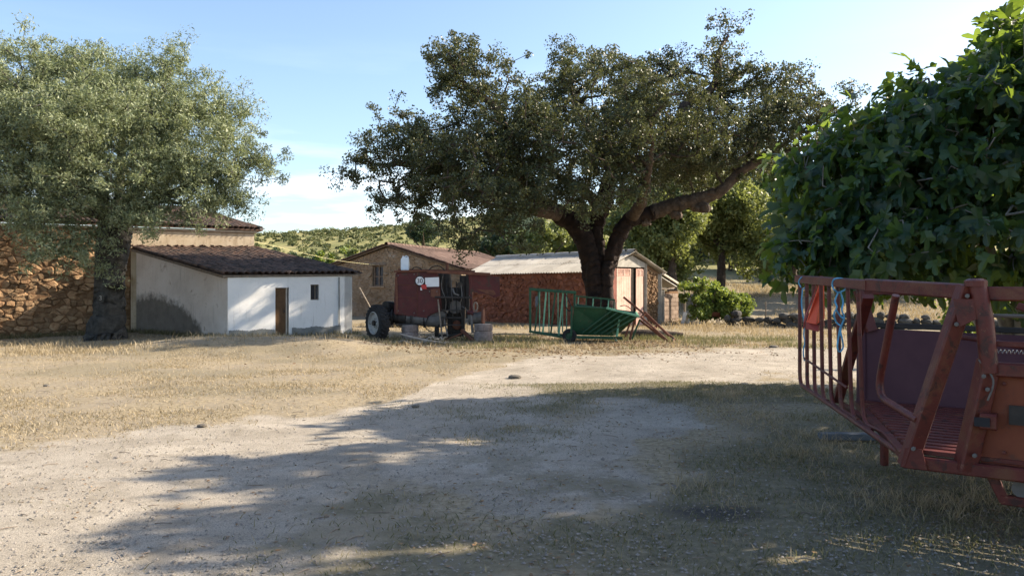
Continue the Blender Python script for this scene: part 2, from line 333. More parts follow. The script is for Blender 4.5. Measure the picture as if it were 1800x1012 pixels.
GREEN_SHADE = np.clip(sstep(.44, .66, patch)*.75*(YY < 14)*sstep(-3.0, .8, XX) + .55*sstep(.8, 3.0, XX)*(YY < 13)*sstep(.3, .5, patch) + .6*sstep(-4, .5, XX)*sstep(9.5, 7, YY)*sstep(.42, .6, fbm(XX, YY, 1.4, 29)) + .5*sstep(.52, .72, fbm(XX, YY, .35, 5))*(YY > 12)*(1-TM), 0, 1)  # grass and dark litter soil, widened near right to deepen the foreground shade
BURN = np.exp(-((XX-1.5)/.5)**2-((YY-5.85)/.3)**2)*.85+.4*np.exp(-((XX-.9)/.5)**2-((YY-6.3)/.25)**2)
ZZ = ZZ+(fbm(XX, YY, 2.2, 21)-.5)*.05*(YY > 2)*(YY < 60)*(1-.6*TM)
nx, ny = len(xs), len(ys)
vid = np.arange(nx*ny).reshape(ny, nx)
qf = np.stack([vid[:-1, :-1], vid[:-1, 1:], vid[1:, 1:], vid[1:, :-1]], -1).reshape(-1, 4)
gm = raw_mesh('ground', np.stack([XX, YY, ZZ], -1).reshape(-1, 3), qf)
fattr(gm, 'track', TM.ravel()); fattr(gm, 'green', GREEN_SHADE.ravel()); fattr(gm, 'burn', np.clip(BURN, 0, 1).ravel())
fattr(gm, 'hill', (sstep(45, 80, YY)).ravel())
m, t, b = newmat('ground_soil')
def at(nm):
    a = t.nodes.new('ShaderNodeAttribute'); a.attribute_name = nm; return a.outputs['Fac']
n1 = noise(t, .9, 9, .65); n2 = noise(t, 14, 8, .7); n3 = noise(t, 95, 4, .7)
sand = ramp(t, n1.outputs['Fac'], [(.3, (.225, .200, .162)), (.5, (.305, .273, .225)), (.7, (.375, .338, .282))]).outputs[0]
grit = ramp(t, n3.outputs['Fac'], [(.32, (.38, .37, .36)), (.48, (.95, .95, .95)), (.66, (1.35, 1.34, 1.32))]).outputs[0]
sand = mixc(t, .9, sand, grit, 'MULTIPLY')
n5 = noise(t, 2.6, 9, .72, dist=.6)
sand = mixc(t, ramp(t, n5.outputs['Fac'], [(.49, (0, 0, 0)), (.66, (.7, .7, .7))]).outputs[0], sand, (.19, .165, .125))
dry = ramp(t, n2.outputs['Fac'], [(.28, (.10, .085, .055)), (.44, (.205, .168, .11)), (.58, (.30, .25, .165)), (.75, (.37, .315, .22))]).outputs[0]
dry = mixc(t, ramp(t, n1.outputs['Fac'], [(.42, (0, 0, 0)), (.62, (.65, .65, .65))]).outputs[0], dry, (.24, .205, .155))
grn_shade = ramp(t, n2.outputs['Fac'], [(.3, (.10, .088, .058)), (.55, (.17, .15, .10)), (.75, (.28, .245, .175))]).outputs[0]
def edge(f, k=.35):
    q = t.nodes.new('ShaderNodeMath'); q.operation = 'MULTIPLY_ADD'; t.links.new(n2.outputs['Fac'], q.inputs[0]); q.inputs[1].default_value = k*2; q.inputs[2].default_value = -k
    s_ = t.nodes.new('ShaderNodeMath'); s_.operation = 'ADD'; s_.use_clamp = True; t.links.new(f, s_.inputs[0]); t.links.new(q.outputs[0], s_.inputs[1])
    return ramp(t, s_.outputs[0], [(.3, (0, 0, 0)), (.7, (1, 1, 1))]).outputs[0]
c = mixc(t, edge(at('track')), dry, sand)
c = mixc(t, edge(at('green'), .5), c, grn_shade)
hillc = ramp(t, noise(t, .09, 7, .65).outputs['Fac'], [(.3, (.13, .14, .05)), (.5, (.23, .22, .085)), (.7, (.35, .30, .14))]).outputs[0]
c = mixc(t, at('hill'), c, hillc)
c = mixc(t, edge(at('burn'), .45), c, (.06, .055, .05))
t.links.new(c, b.inputs['Base Color']); b.inputs['Roughness'].default_value = .95; b.inputs['Specular IOR Level'].default_value = .15
hb = mixc(t, .5, n2.outputs['Fac'], n3.outputs['Fac']); bump(t, b, hb, .55, .03)
M['ground'] = m
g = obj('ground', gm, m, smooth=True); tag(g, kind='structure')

# ------------------------------------------------------------------ rubble masonry
def clip_poly(poly, mx_, my_, dx, dy):  # keep side where (p-m).d <= 0
    out = []; n = len(poly)
    for i in range(n):
        a, b2 = poly[i], poly[(i+1) % n]
        da = (a[0]-mx_)*dx+(a[1]-my_)*dy; db = (b2[0]-mx_)*dx+(b2[1]-my_)*dy
        if da <= 0: out.append(a)
        if da*db < 0:
            k = da/(da-db); out.append((a[0]+(b2[0]-a[0])*k, a[1]+(b2[1]-a[1])*k))
    return out
def voronoi(bound, n, aspect, seed, holes=()):
    rg = random.Random(seed); sx_ = [p[0] for p in bound]; sy_ = [p[1] for p in bound]
    x0, x1, y0, y1 = min(sx_), max(sx_), min(sy_), max(sy_); pts = []
    A = (x1-x0)*(y1-y0); md = .62*math.sqrt(A*aspect/n)
    tries = 0
    def inside(p):
        r = False; m_ = len(bound)
        for i in range(m_):
            a, b2 = bound[i], bound[(i+1) % m_]
            if (a[1] > p[1]) != (b2[1] > p[1]) and p[0] < (b2[0]-a[0])*(p[1]-a[1])/(b2[1]-a[1])+a[0]: r = not r
        return r and not any(h[0] < p[0] < h[2] and h[1] < p[1] < h[3] for h in holes)
    while len(pts) < n and tries < 40*n:
        tries += 1; p = (rg.uniform(x0, x1), rg.uniform(y0, y1)); mdd = md*rg.choice((.35, .5, .8, 1.1, 1.6))
        if not inside(p): continue
        if all(((p[0]-q[0])**2+((p[1]-q[1])*aspect)**2) > mdd*mdd for q in pts): pts.append(p)
    arr = np.array(pts); cells = []
    for i, p in enumerate(pts):
        dd = (arr[:, 0]-p[0])**2+((arr[:, 1]-p[1])*aspect)**2
        poly = list(bound)
        for j in np.argsort(dd)[1:22]:
            q = pts[j]; poly = clip_poly(poly, (p[0]+q[0])/2, (p[1]+q[1])/2, q[0]-p[0], (q[1]-p[1])*aspect**2)
            if len(poly) < 3: break
        for h in holes:                 # push the cell back out of an opening
            opts = [(h[0], 0, 1, 0) if p[0] < h[0] else None, (h[2], 0, -1, 0) if p[0] > h[2] else None,
                    (0, h[1], 0, 1) if p[1] < h[1] else None, (0, h[3], 0, -1) if p[1] > h[3] else None]
            opts = [o_ for o_ in opts if o_]
            if opts and any(h[0]-.01 < q[0] < h[2]+.01 and h[1]-.01 < q[1] < h[3]+.01 for q in poly): poly = clip_poly(poly, *opts[0])
        if len(poly) >= 3: cells.append(poly)
    return cells
def stone_geo(poly, gap, bulge, rg):
    cx = sum(p[0] for p in poly)/len(poly); cy = sum(p[1] for p in poly)/len(poly)
    sh = []
    for p in poly:
        d = math.hypot(p[0]-cx, p[1]-cy); k = max(.3, 1-gap/max(d, 1e-3)*1.2); sh.append((cx+(p[0]-cx)*k, cy+(p[1]-cy)*k))
    rnd_ = []
    for i in range(len(sh)):            # corner cutting
        a, b2 = sh[i], sh[(i+1) % len(sh)]
        rnd_ += [(a[0]*.86+b2[0]*.14, a[1]*.86+b2[1]*.14), (a[0]*.14+b2[0]*.86, a[1]*.14+b2[1]*.86)]
    n = len(rnd_); V_ = []; F = []
    tx, ty = rg.uniform(-.28, .28), rg.uniform(-.28, .28)
    rnd_ = [(p[0]+rg.uniform(-.012, .012), p[1]+rg.uniform(-.012, .012)) for p in rnd_]
    for k, h in ((1.0, -.03), (.98, bulge*.55), (.74, bulge)):
        for p in rnd_:
            x, y = (p[0]-cx)*k, (p[1]-cy)*k
            V_.append((x, y, h+(x*tx+y*ty)*(h > 0)+rg.uniform(-.12, .12)*bulge*(k < 1)))
    V_.append((0, 0, bulge*rg.uniform(.85, 1.15)))
    for r_ in range(2):
        for i in range(n): F.append((r_*n+i, r_*n+(i+1) % n, (r_+1)*n+(i+1) % n, (r_+1)*n+i))
    for i in range(n): F.append((2*n+i, 2*n+(i+1) % n, 3*n))
    return cx, cy, V_, F
def rubble(parent, origin, u, nrm, bound, n, mat, seed, aspect=1.5, gap=.02, bulge=.05, holes=(), single=True, name='stone', limit=300):
    """irregular stones on a wall face: origin + u*s + z*t, standing proud along nrm"""
    rg = random.Random(seed); origin, u, nrm = Vector(origin), Vector(u), Vector(nrm); zz = Vector((0, 0, 1))
    cells = voronoi(bound, n, aspect, seed, holes)
    cells.sort(key=lambda c_: -(max(p[0] for p in c_)-min(p[0] for p in c_))*(max(p[1] for p in c_)-min(p[1] for p in c_))); rest = MB(); cnt = 0
    for poly in cells:
        cx, cy, V_, F = stone_geo(poly, gap*rg.uniform(.3, 1.8), bulge*rg.choice((.2, .5, .8, 1.1, 1.5))*rg.uniform(.8, 1.2), rg)
        c = origin+u*cx+zz*cy; vs_ = [u*v[0]+zz*v[1]+nrm*v[2] for v in V_]
        if single and cnt < limit:
            me = bpy.data.meshes.new(name); me.from_pydata([tuple(v) for v in vs_], [], F); me.update()
            o = obj(name, me, mat, None); o.parent = parent; COL.objects.get(o.name)
            o.location = c-Vector(parent.location) if parent.type == 'EMPTY' else c
            cnt += 1
        else: rest.add([c+v for v in vs_], F)
    if rest.v:
        o = rest.build('rubble_facing' if not single else 'small_stones', mat, parent); tag(o, kind='stuff')

# ------------------------------------------------------------------ roof tiles
def tile_mesh(name, length=.44, r0=.105, r1=.085, seg=6, th=.014):
    V_, F = [], []
    for (y, r) in ((0, r0), (length, r1)):
        for off in (0, th):
            for k in range(seg+1):
                a = math.pi*k/seg; V_.append((math.cos(a)*(r-off), y, math.sin(a)*(r-off)*.72))
    n = seg+1
    for k in range(seg):
        F += [(k, k+1, 2*n+k+1, 2*n+k), (n+k+1, n+k, 3*n+k, 3*n+k+1), (k+1, k, n+k, n+k+1), (2*n+k, 2*n+k+1, 3*n+k+1, 3*n+k)]
    F += [(0, 2*n, 3*n, n), (seg, n+seg, 3*n+seg, 2*n+seg)]
    return V_, F
TILE_V, TILE_F = tile_mesh('tile')
def tiled_slope(parent, e0, e1, r0, r1, mat, single=True, pitch=.205, step=.34, seed=1, limit=300, over=.12, sag=.04):
    """Arabic tiles from the eave line e0-e1 up to the top line r0-r1"""
    rg = random.Random(seed); e0, e1, r0, r1 = map(Vector, (e0, e1, r0, r1))
    ncol = int((e1-e0).length/pitch); up = (r0-e0).length; nrow = int((up+over)/step)
    nrm = (e1-e0).cross(r0-e0).normalized()
    if nrm.z < 0: nrm = -nrm
    base = None; rest = MB(); cnt = 0; chan = MB()
    me = bpy.data.meshes.new('tile'); me.from_pydata(TILE_V, [], TILE_F); me.materials.append(mat); me.update()
    for j in range(nrow):
        for i in range(ncol):
            f = (i+.5)/ncol
            a = e0.lerp(e1, f); b2 = r0.lerp(r1, f); d = (b2-a).normalized()
            tt = -over+j*step
            p = a+d*tt+nrm*(.055-sag*math.sin(math.pi*max(0, min(1, tt/up)))*math.sin(math.pi*f)+rg.uniform(-.01, .012))
            if rg.random() < .025: p = p+d*rg.uniform(-.1, .1)
            dd = (d+nrm*.045).normalized(); x = dd.cross(nrm).normalized(); z = x.cross(dd)
            ang = rg.gauss(0, .05); x2 = x*math.cos(ang)+dd*math.sin(ang); dd2 = dd*math.cos(ang)-x*math.sin(ang)
            mw = Matrix(((x2.x, dd2.x, z.x, p.x), (x2.y, dd2.y, z.y, p.y), (x2.z, dd2.z, z.z, p.z), (0, 0, 0, 1)))
            if single and cnt < limit:
                o = bpy.data.objects.new('tile', me); COL.objects.link(o); o.parent = parent
                o.matrix_local = Matrix.Translation(-Vector(parent.location)) @ mw if parent.type == 'EMPTY' else mw; cnt += 1
            else: rest.add([mw @ Vector(v) for v in TILE_V], TILE_F)
    for i in range(ncol+1):             # channel tiles between the covers, one strip each
        f = i/ncol; a = e0.lerp(e1, f); b2 = r0.lerp(r1, f); d = (b2-a).normalized(); x = (e1-e0).normalized()
        ring = []
        for q in (a-d*(over-.03), b2):
            ring += [q+x*(pitch*.5*s_)+nrm*(.012+.035*abs(s_)) for s_ in (-1, -.5, 0, .5, 1)]
        chan.add(ring, [(k, k+1, 6+k, 5+k) for k in range(4)])
    if rest.v: tag(rest.build('upper_tiles', mat, parent), kind='stuff')
    tag(chan.build('channel_tiles', mat, parent), kind='stuff')

# ------------------------------------------------------------------ main house (stone and ochre plaster)
UH = Vector((.882, .471, 0)); NH = Vector((.471, -.882, 0))
H1 = Vector((-10.7, 33.0, 0))           # right front corner
house = empty('farmhouse', (H1.x, H1.y, 0), 'tall old farmhouse, orange rubble stone and ochre plaster, behind the silvery olive tree', 'house')
HT = 3.92
def hp(s, z, off=0): return H1-UH*s+NH*off+Vector((0, 0, z))
MB().prism([hp(0, -.6), hp(22, -.6), hp(22, HT), hp(0, HT)], -NH*7).build('wall', M['mortar'], house)
MB().prism([hp(-.015, -.6, .025), hp(4.6, -.6, .025), hp(4.6, HT-.03, .025), hp(-.015, HT-.03, .025)], -NH*.02).build('plaster_wall', M['plaster'], house)
rubble(house, hp(4.62, -.45), -UH, NH, [(0, 0), (7.0, 0), (7.0, 4.33), (0, 4.33)], 470, M['stone'], 11, 1.7, .009, .06)
MB().beam(hp(-.12, HT+.04, .0), hp(22, HT+.04, .0), .16, .09).build('eave_slab', M['palewood'], house)
ap = lambda s: H1-UH*s-NH*3.5+Vector((0, 0, HT+1.25))
rb = MB(); rb.prism([hp(-.35, HT+.10, .13), hp(22, HT+.10, .13), ap(22), ap(2.6)], (0, 0, .05))
rb.prism([hp(-.35, HT+.10, .13), ap(2.6), H1+UH*.35-NH*7.3+Vector((0, 0, HT+.1))], (0, 0, .05))
rf = rb.build('roof', M['tile'], house)
tiled_slope(house, hp(11, HT+.15, .10), hp(-.35, HT+.15, .10), ap(11)+Vector((0, 0, .05)), ap(2.3)+Vector((0, 0, .05)), M['tile'], single=False, seed=4, over=.04)

# ------------------------------------------------------------------ white lean-to shed
S0 = Vector((-9.46, 26.5, 0)); S1 = Vector((-5.72, 28.49, 0)); S2 = Vector((-10.62, 32.95, 0)); S3 = Vector((-14.55, 30.85, 0))
shed = empty('white_shed', (S0.x, S0.y, 0), 'low whitewashed shed with brown ribbed door, small window and dark tiled roof', 'shed')
US = (S1-S0).normalized(); NS = Vector((US.y, -US.x, 0)); LS = (S1-S0).length
VG = (S3-S0).normalized(); NG = Vector((-VG.y, VG.x, 0)); NG = NG if NG.y < 0 else -NG; LG = (S3-S0).length
EV0, EV1, TOP0, TOP1 = 2.0, 2.08, 3.06, 3.14
Z = lambda z: Vector((0, 0, z))
def fs(s, z, off=0): return S0+US*s+NS*off+Z(z)
def fsx(px):                            # distance along the front wall at an image column
    k = (px-CX)/FPX; return (S0.x-k*S0.y)/(k*US.y-US.x)
dx0, dx1 = fsx(484), fsx(508); wx0, wx1 = fsx(546), fsx(561)
DZ1 = 1.66; WZ0, WZ1 = 1.23, 1.77
# front wall built round its openings
fw = MB()
T = .28
def seg(a, b2, z0, z1a, z1b): fw.prism([fs(a, z0), fs(b2, z0), fs(b2, z1b), fs(a, z1a)], -NS*T)
ev = lambda s: EV0+(EV1-EV0)*s/LS
seg(0, dx0, -.3, ev(0), ev(dx0)); seg(dx0, dx1, DZ1, ev(dx0), ev(dx1)); seg(dx1, wx0, -.3, ev(dx1), ev(wx0))
seg(wx0, wx1, -.3, WZ0, WZ0); seg(wx0, wx1, WZ1, ev(wx0), ev(wx1)); seg(wx1, LS, -.3, ev(wx1), ev(LS))
fw.build('front_wall', M['white'], shed)
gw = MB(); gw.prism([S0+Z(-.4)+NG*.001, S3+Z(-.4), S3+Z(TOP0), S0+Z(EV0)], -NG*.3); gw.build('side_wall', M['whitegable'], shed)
rw = MB(); rw.prism([S1+Z(-.3), S2+Z(-.3), S2+Z(TOP1), S1+Z(EV1)], -US*.28); rw.build('end_wall', M['white'], shed)
sc_ = MB()
def zsoc(s): return .22+.10*s/LS+.02*math.sin(s*7)
for a, b2 in ((.03, dx0-.02), (dx1+.1, LS-.42)):
    nn = 60; pts = [fs(a, -.3, .004)]+[fs(b2, -.3, .004)]+[fs(b2+(a-b2)*i/nn, zsoc(b2+(a-b2)*i/nn)+random.uniform(-.015, .015), .004) for i in range(nn+1)]
    sc_.prism(pts, NS*.012)
sc_.build('socle', M['socle'], shed)
MB().prism([S0+VG*s+NG*.004+Z(z) for s, z in [(0.02, -.3), (1.75, -.3), (1.75, .02), (1.0, .09), (.02, .06)]], NG*.01).build('socle', M['socle'], shed)
# door: ribbed sheet set back in its reveal
dm = MB(); nr = 12; dw = (dx1-dx0)*.80
dpts = []
for i in range(nr*4+1):
    s = dx0+dw*i/(nr*4); o_ = [0, .014, .014, 0][i % 4]; dpts.append((s, o_))
vs_, f_ = [], []
for s, o_ in dpts: vs_ += [fs(s, -.2, -.09+o_), fs(s, DZ1-.02, -.09+o_)]
for i in range(len(dpts)-1): f_.append((2*i, 2*i+2, 2*i+3, 2*i+1))
dm.add(vs_, f_); dm.prism([fs(dx0, -.2, -.12), fs(dx0+dw, -.2, -.12), fs(dx0+dw, DZ1-.02, -.12), fs(dx0, DZ1-.02, -.12)], -NS*.03)
door = dm.build('door', M['browndoor'], shed)
MB().box(fs(dx0+dw*.85, .85, -.065), .03, .03, .10, rz=math.atan2(US.y, US.x)).build('handle', M['blackmetal'], door)
MB().beam(fs(dx0+dw+.03, -.2, -.10), fs(dx0+dw+.03, DZ1, -.10), .05, .05).build('door_frame', M['palewood'], door)
win = MB().prism([fs(wx0, WZ0, -.17), fs(wx1, WZ0, -.17), fs(wx1, WZ1, -.17), fs(wx0, WZ1, -.17)], -NS*.02).build('window', M['windowpane'], shed)
wf = MB(); xm = wx0+(wx1-wx0)*.62
for s in (wx0+.02, xm): wf.beam(fs(s, WZ0, -.15), fs(s, WZ1, -.15), .035, .035)
for z in (WZ0+.02, WZ1-.02): wf.beam(fs(wx0, z, -.15), fs(wx1, z, -.15), .035, .035)
wf.build('frame', M['wood'], win)
for i in range(3):
    s = wx0+(wx1-wx0)*(.15+.16*i)
    MB().cyl(fs(s, WZ0, -.12), fs(s, WZ1, -.12), .007, n=6).build('bar', M['blackmetal'], win)
MB().cyl(fs(LS-.48, ev(LS)-.05, .03), fs(LS-.48, .3, .03), .022, n=8).build('conduit', M['socle'], shed)
# worn whitewash: bare dark render low on the gable side, its ragged outline following the damp
t = M['whitegable'].node_tree; b = t.nodes['Principled BSDF']; gN = t.nodes['GEO']
def mth(op, a, b_=None, clamp=False):
    q = t.nodes.new('ShaderNodeMath'); q.operation = op; q.use_clamp = clamp
    for i, x in enumerate((a, b_)):
        if x is None: continue
        if hasattr(x, 'links'): t.links.new(x, q.inputs[i])
        else: q.inputs[i].default_value = x
    return q.outputs[0]
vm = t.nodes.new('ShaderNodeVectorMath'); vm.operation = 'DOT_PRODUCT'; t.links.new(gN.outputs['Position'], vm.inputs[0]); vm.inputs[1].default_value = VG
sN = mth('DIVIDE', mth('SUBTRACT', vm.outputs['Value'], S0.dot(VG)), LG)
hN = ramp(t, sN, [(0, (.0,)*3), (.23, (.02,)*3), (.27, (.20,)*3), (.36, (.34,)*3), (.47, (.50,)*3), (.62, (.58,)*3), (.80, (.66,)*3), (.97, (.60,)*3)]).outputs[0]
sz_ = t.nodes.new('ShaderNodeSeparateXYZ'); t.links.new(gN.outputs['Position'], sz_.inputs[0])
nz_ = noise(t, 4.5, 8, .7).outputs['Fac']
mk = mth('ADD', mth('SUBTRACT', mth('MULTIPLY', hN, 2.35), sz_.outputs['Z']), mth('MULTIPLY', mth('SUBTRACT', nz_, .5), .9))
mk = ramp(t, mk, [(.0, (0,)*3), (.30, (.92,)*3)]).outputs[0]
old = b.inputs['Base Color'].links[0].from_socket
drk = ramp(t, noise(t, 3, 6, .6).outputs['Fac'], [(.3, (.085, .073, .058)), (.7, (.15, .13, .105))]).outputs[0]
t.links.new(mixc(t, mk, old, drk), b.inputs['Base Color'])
# roof
ro = US*.22; fo = -VG*.10
E0, E1 = S0+Z(EV0+.0)-ro+fo, S1+Z(EV1)+ro+fo
T0, T1 = S3+Z(TOP0+.06)-ro, S2+Z(TOP1+.06)+ro*.4
E0 = E0+Z(.02); E1 = E1+Z(.02)
MB().prism([E0, E1, T1, T0], (0, 0, .045)).build('roof_boards', M['wood'], shed)
up = Z(.05)
tiled_slope(shed, E0+up, E1+up, T0+up, T1+up, M['tile'], seed=2, sag=.07, over=.06)
vb = MB(); vb.beam(E0+Z(.0)+US*.06, T0+Z(.0)+US*.06, .09, .10); vb.build('verge_beam', M['wood'], shed)
# wall-top flashing of broken red tiles where the roof meets the house
tl = MB()
for i in range(26):
    q = (i+random.random()*.5)/26; p = T0.lerp(T1, q)+NH*.12+Z(.14)
    tl.box(p, .16, .22, .035, rz=random.uniform(0, 3), rx=random.uniform(-.5, .5), ry=random.uniform(-.4, .4))
tl.build('ridge_rubble', M['redtile'], shed)

# ------------------------------------------------------------------ old stone barn with gable end
barn = empty('stone_barn', (-7, 45, 0), 'old rubble stone barn with gable wall, shuttered window and faded red tiles', 'barn')
A0 = Vector((-7, 45, 4.02)); AX = Vector((.38, .925, 0)).normalized(); GW = Vector((.925, -.38, 0)).normalized(); NB = -AX
BL, BR = 3.6, 4.6
def bp(s, z, off=0): return Vector((-7, 45, 0))+GW*s+NB*off+Z(z)
wl0 = bp(-BL, 0); pts = [bp(-BL, -.5), bp(BR, -.5), bp(BR, 2.62), bp(0, 3.95), bp(-BL, 2.9)]
bwx0, bwx1, bwz0, bwz1 = -1.03, -.32, 1.75, 2.92
gb = MB()
gb.prism([bp(-BL, -.5), bp(bwx0, -.5), bp(bwx0, 2.9+1.05*(bwx0+BL)/BL), bp(-BL, 2.9)], AX*.5)
gb.prism([bp(bwx1, -.5), bp(BR, -.5), bp(BR, 2.62), bp(0, 3.95), bp(bwx1, 3.95+1.05/BL*bwx1)], AX*.5)
gb.prism([bp(bwx0, -.5), bp(bwx1, -.5), bp(bwx1, bwz0), bp(bwx0, bwz0)], AX*.5)
gb.prism([bp(bwx0, bwz1), bp(bwx1, bwz1), bp(bwx1, 3.95+1.05/BL*bwx1), bp(bwx0, 3.95+1.05/BL*bwx0)], AX*.5)
gb.build('gable_wall', M['oldmortar'], barn)
rubble(barn, bp(0, 0), GW, NB, [(-BL, -.4), (BR, -.4), (BR, 2.6), (0, 3.92), (-BL, 2.88)], 900, M['oldwall'], 21, 1.7, .008, .03, holes=[(bwx0, bwz0, bwx1, bwz1)], single=False)
MB().prism([bp(BR-.02, -.5), bp(BR-.02, 2.6), bp(BR-.02, 2.6)+AX*12, bp(BR-.02, -.5)+AX*12], -GW*.4).build('side_wall', M['oldmortar'], barn)
MB().prism([bp(-BL+.02, -.5), bp(-BL+.02, 2.85), bp(-BL+.02, 2.85)+AX*12, bp(-BL+.02, -.5)+AX*12], GW*.4).build('side_wall', M['oldmortar'], barn)
bw = MB().prism([bp(bwx0, bwz0, -.2), bp(bwx1, bwz0, -.2), bp(bwx1, bwz1, -.2), bp(bwx0, bwz1, -.2)], AX*.03).build('window', M['windowpane'], barn)
bf = MB()
for s in (bwx0+.05, bwx1-.05, (bwx0+bwx1)/2): bf.beam(bp(s, bwz0, -.16), bp(s, bwz1, -.16), .07, .06)
for z in (bwz0+.04, bwz1-.04, bwz0+.55): bf.beam(bp(bwx0, z, -.165), bp(bwx1, z, -.165), .06, .05)
bf.build('frame', M['wood'], bw)
MB().beam(bp(bwx0-.12, bwz0-.05, .05), bp(bwx1+.12, bwz0-.05, .05), .16, .10).build('sill', M['oldwall'], bw)
MB().beam(bp(bwx0-.2, bwz1+.08, .0), bp(bwx1+.2, bwz1+.08, .0), .10, .15).build('lintel', M['wood'], bw)
far = AX*12
ridge0, ridge1 = bp(0, 4.02, .22), bp(0, 4.02)+far
eR0, eR1 = bp(BR+.25, 2.58, .22), bp(BR+.25, 2.58)+far
eL0, eL1 = bp(-BL-.2, 2.88, .22), bp(-BL-.2, 2.88)+far
MB().prism([eR0, ridge0, ridge1, eR1], Z(.05)).build('roof_boards', M['wood'], barn)
MB().prism([eL0, eL1, ridge1, ridge0], Z(.05)).build('roof_boards', M['wood'], barn)
tiled_slope(barn, eR0+Z(.06), eR1+Z(.06), ridge0+Z(.06), ridge1+Z(.06), M['redtile'], single=False, seed=6, pitch=.24, step=.38, sag=.16)
tiled_slope(barn, eL1+Z(.06), eL0+Z(.06), ridge1+Z(.06), ridge0+Z(.06), M['redtile'], single=False, seed=7, pitch=.24, step=.38, sag=.1)
rt = MB()
for i in range(30):
    p = ridge0.lerp(ridge1, (i+.5)/30)+Z(.10); rt.lathe(p-AX*.2, AX, [(0, .12), (.42, .10)], 10)
rt.build('ridge_tiles', M['redtile'], barn)
# low annexe behind the barn, its roof showing over the barn's slope
ann = empty('barn_annexe', (0.6, 53, 0), 'low tiled annexe roof showing just behind the stone barn', 'outbuilding')
ao = Vector((-4.6, 51.5, 0)); ax_ = Vector((.97, .25, 0)); ay_ = Vector((-.25, .97, 0))
MB().prism([ao+Z(-.3), ao+ax_*5+Z(-.3), ao+ax_*5+Z(2.5), ao+Z(2.5)], ay_*4).build('wall', M['oldmortar'], ann)
a0, a1, a2, a3 = ao-ay_*.3-ax_*.2+Z(2.5), ao-ay_*.3+ax_*5.2+Z(2.5), ao+ay_*2.2+ax_*5.2+Z(3.55), ao+ay_*2.2-ax_*.2+Z(3.55)
MB().prism([a0, a1, a2, a3], Z(.05)).build('roof_boards', M['wood'], ann)
tiled_slope(ann, a0+Z(.06), a1+Z(.06), a3+Z(.06), a2+Z(.06), M['redtile'], single=False, seed=9, pitch=.24, step=.38)

# ------------------------------------------------------------------ corrugated-roof stone shed
G0 = Vector((3.76, 34.0, 0)); GV = Vector((.748, .663, 0)); GL = 4.1; LV = Vector((-.663, .748, 0)); LL = 9.0
NLn = -GV; NGn = -LV                    # outward normals of the long wall / gable wall
cs = empty('corrugated_shed', (G0.x, G0.y, 0), 'red rubble stone shed with grey corrugated roof and pink wooden doors', 'shed')
def lp(s, z, off=0): return G0+LV*s+NLn*off+Z(z)
def gp(s, z, off=0): return G0+GV*s+NGn*off+Z(z)
EVC, APX = 2.32, 3.12
MB().prism([lp(.3, -.4), lp(LL, -.4), lp(LL, EVC), lp(.3, EVC)], GV*.35).build('long_wall', M['redmortar'], cs)
rubble(cs, lp(0, 0), LV, NLn, [(0, -.35), (LL, -.35), (LL, EVC-.02), (0, EVC-.02)], 560, M['redstone'], 31, 1.8, .007, .035)
# gable wall: door opening then rubble pillar
GD0, GD1, DH = .25, 2.95, 2.56
gl = MB()
gl.prism([gp(0, -.4), gp(GD0, -.4), gp(GD0, EVC+GD0*.39), gp(0, EVC)], -NGn*.4)
gl.prism([gp(GD1, -.4), gp(GL, -.4), gp(GL, EVC), gp(GD1, APX-(GD1-GL/2)*.39)], -NGn*.4)
gl.prism([gp(GD0+.0, DH), gp(GD1, DH), gp(GD1, APX-(GD1-GL/2)*.39), gp(GL/2, APX), gp(GD0+.5, DH+.02)], -NGn*.4)
gl.build('gable_wall', M['mortar'], cs)
rubble(cs, gp(0, 0), GV, NGn, [(GD1+.12, -.35), (GL-.18, -.35), (GL-.18, EVC-.05), (GD1+.12, EVC+.22)], 190, M['stone'], 33, 1.3, .014, .05, single=False)
MB().beam(gp(GL-.08, -.4, .03), gp(GL-.08, EVC-.03, .03), .2, .1).build('corner_render', M['concrete'], cs)
MB().beam(gp(GD1+.05, -.3, .03), gp(GD1+.05, DH+.2, .03), .14, .08).build('door_jamb', M['concrete'], cs)
MB().prism([gp(GD0+.1, DH+.01, .01), gp(GD1+.1, DH+.01, .01), gp(GD1+.1, APX-(GD1-GL/2)*.39-.03, .01), gp(GL/2, APX-.03, .01)], NGn*.03).build('gable_render', M['concrete'], cs)
MB().prism([gp(GD0, -.3, -.32), gp(GD1, -.3, -.32), gp(GD1, DH, -.32), gp(GD0, DH, -.32)], -NGn*.03).build('door_opening_shade', M['dark'], cs)
def leaf_door(s0, s1, mat, off, lab):
    d = MB(); nb = max(2, int((s1-s0)/.14)); z1 = DH-.06
    root = MB().beam(gp(s0+.03, .03, off-.03), gp(s1-.03, .03, off-.03), .05, .08).build('door', mat, cs); root['label'] = lab
    for i in range(nb):
        a = s0+(s1-s0)*i/nb; b2 = s0+(s1-s0)*(i+1)/nb-.008
        MB().prism([gp(a, .0, off), gp(b2, .0, off), gp(b2, z1-.32, off), gp(a, z1-.32, off)], -NGn*.028).build('plank', mat, root)
    for (a, b2) in ((s0, s0+.05), (s1-.05, s1), ((s0+s1)/2-.02, (s0+s1)/2+.02)):
        MB().prism([gp(a, z1-.34, off+.006), gp(b2, z1-.34, off+.006), gp(b2, z1, off+.006), gp(a, z1, off+.006)], -NGn*.03).build('stile', mat, root)
    MB().prism([gp(s0, z1-.04, off+.004), gp(s1, z1-.04, off+.004), gp(s1, z1, off+.004), gp(s0, z1, off+.004)], -NGn*.03).build('rail', mat, root)
    for k in range(5):
        z = z1-.30+k*.055
        MB().prism([gp(s0+.02, z, off+.0), gp(s1-.02, z, off+.0), gp(s1-.02, z+.028, off-.022), gp(s0+.02, z+.028, off-.022)], -NGn*.012).build('slat', mat, root)
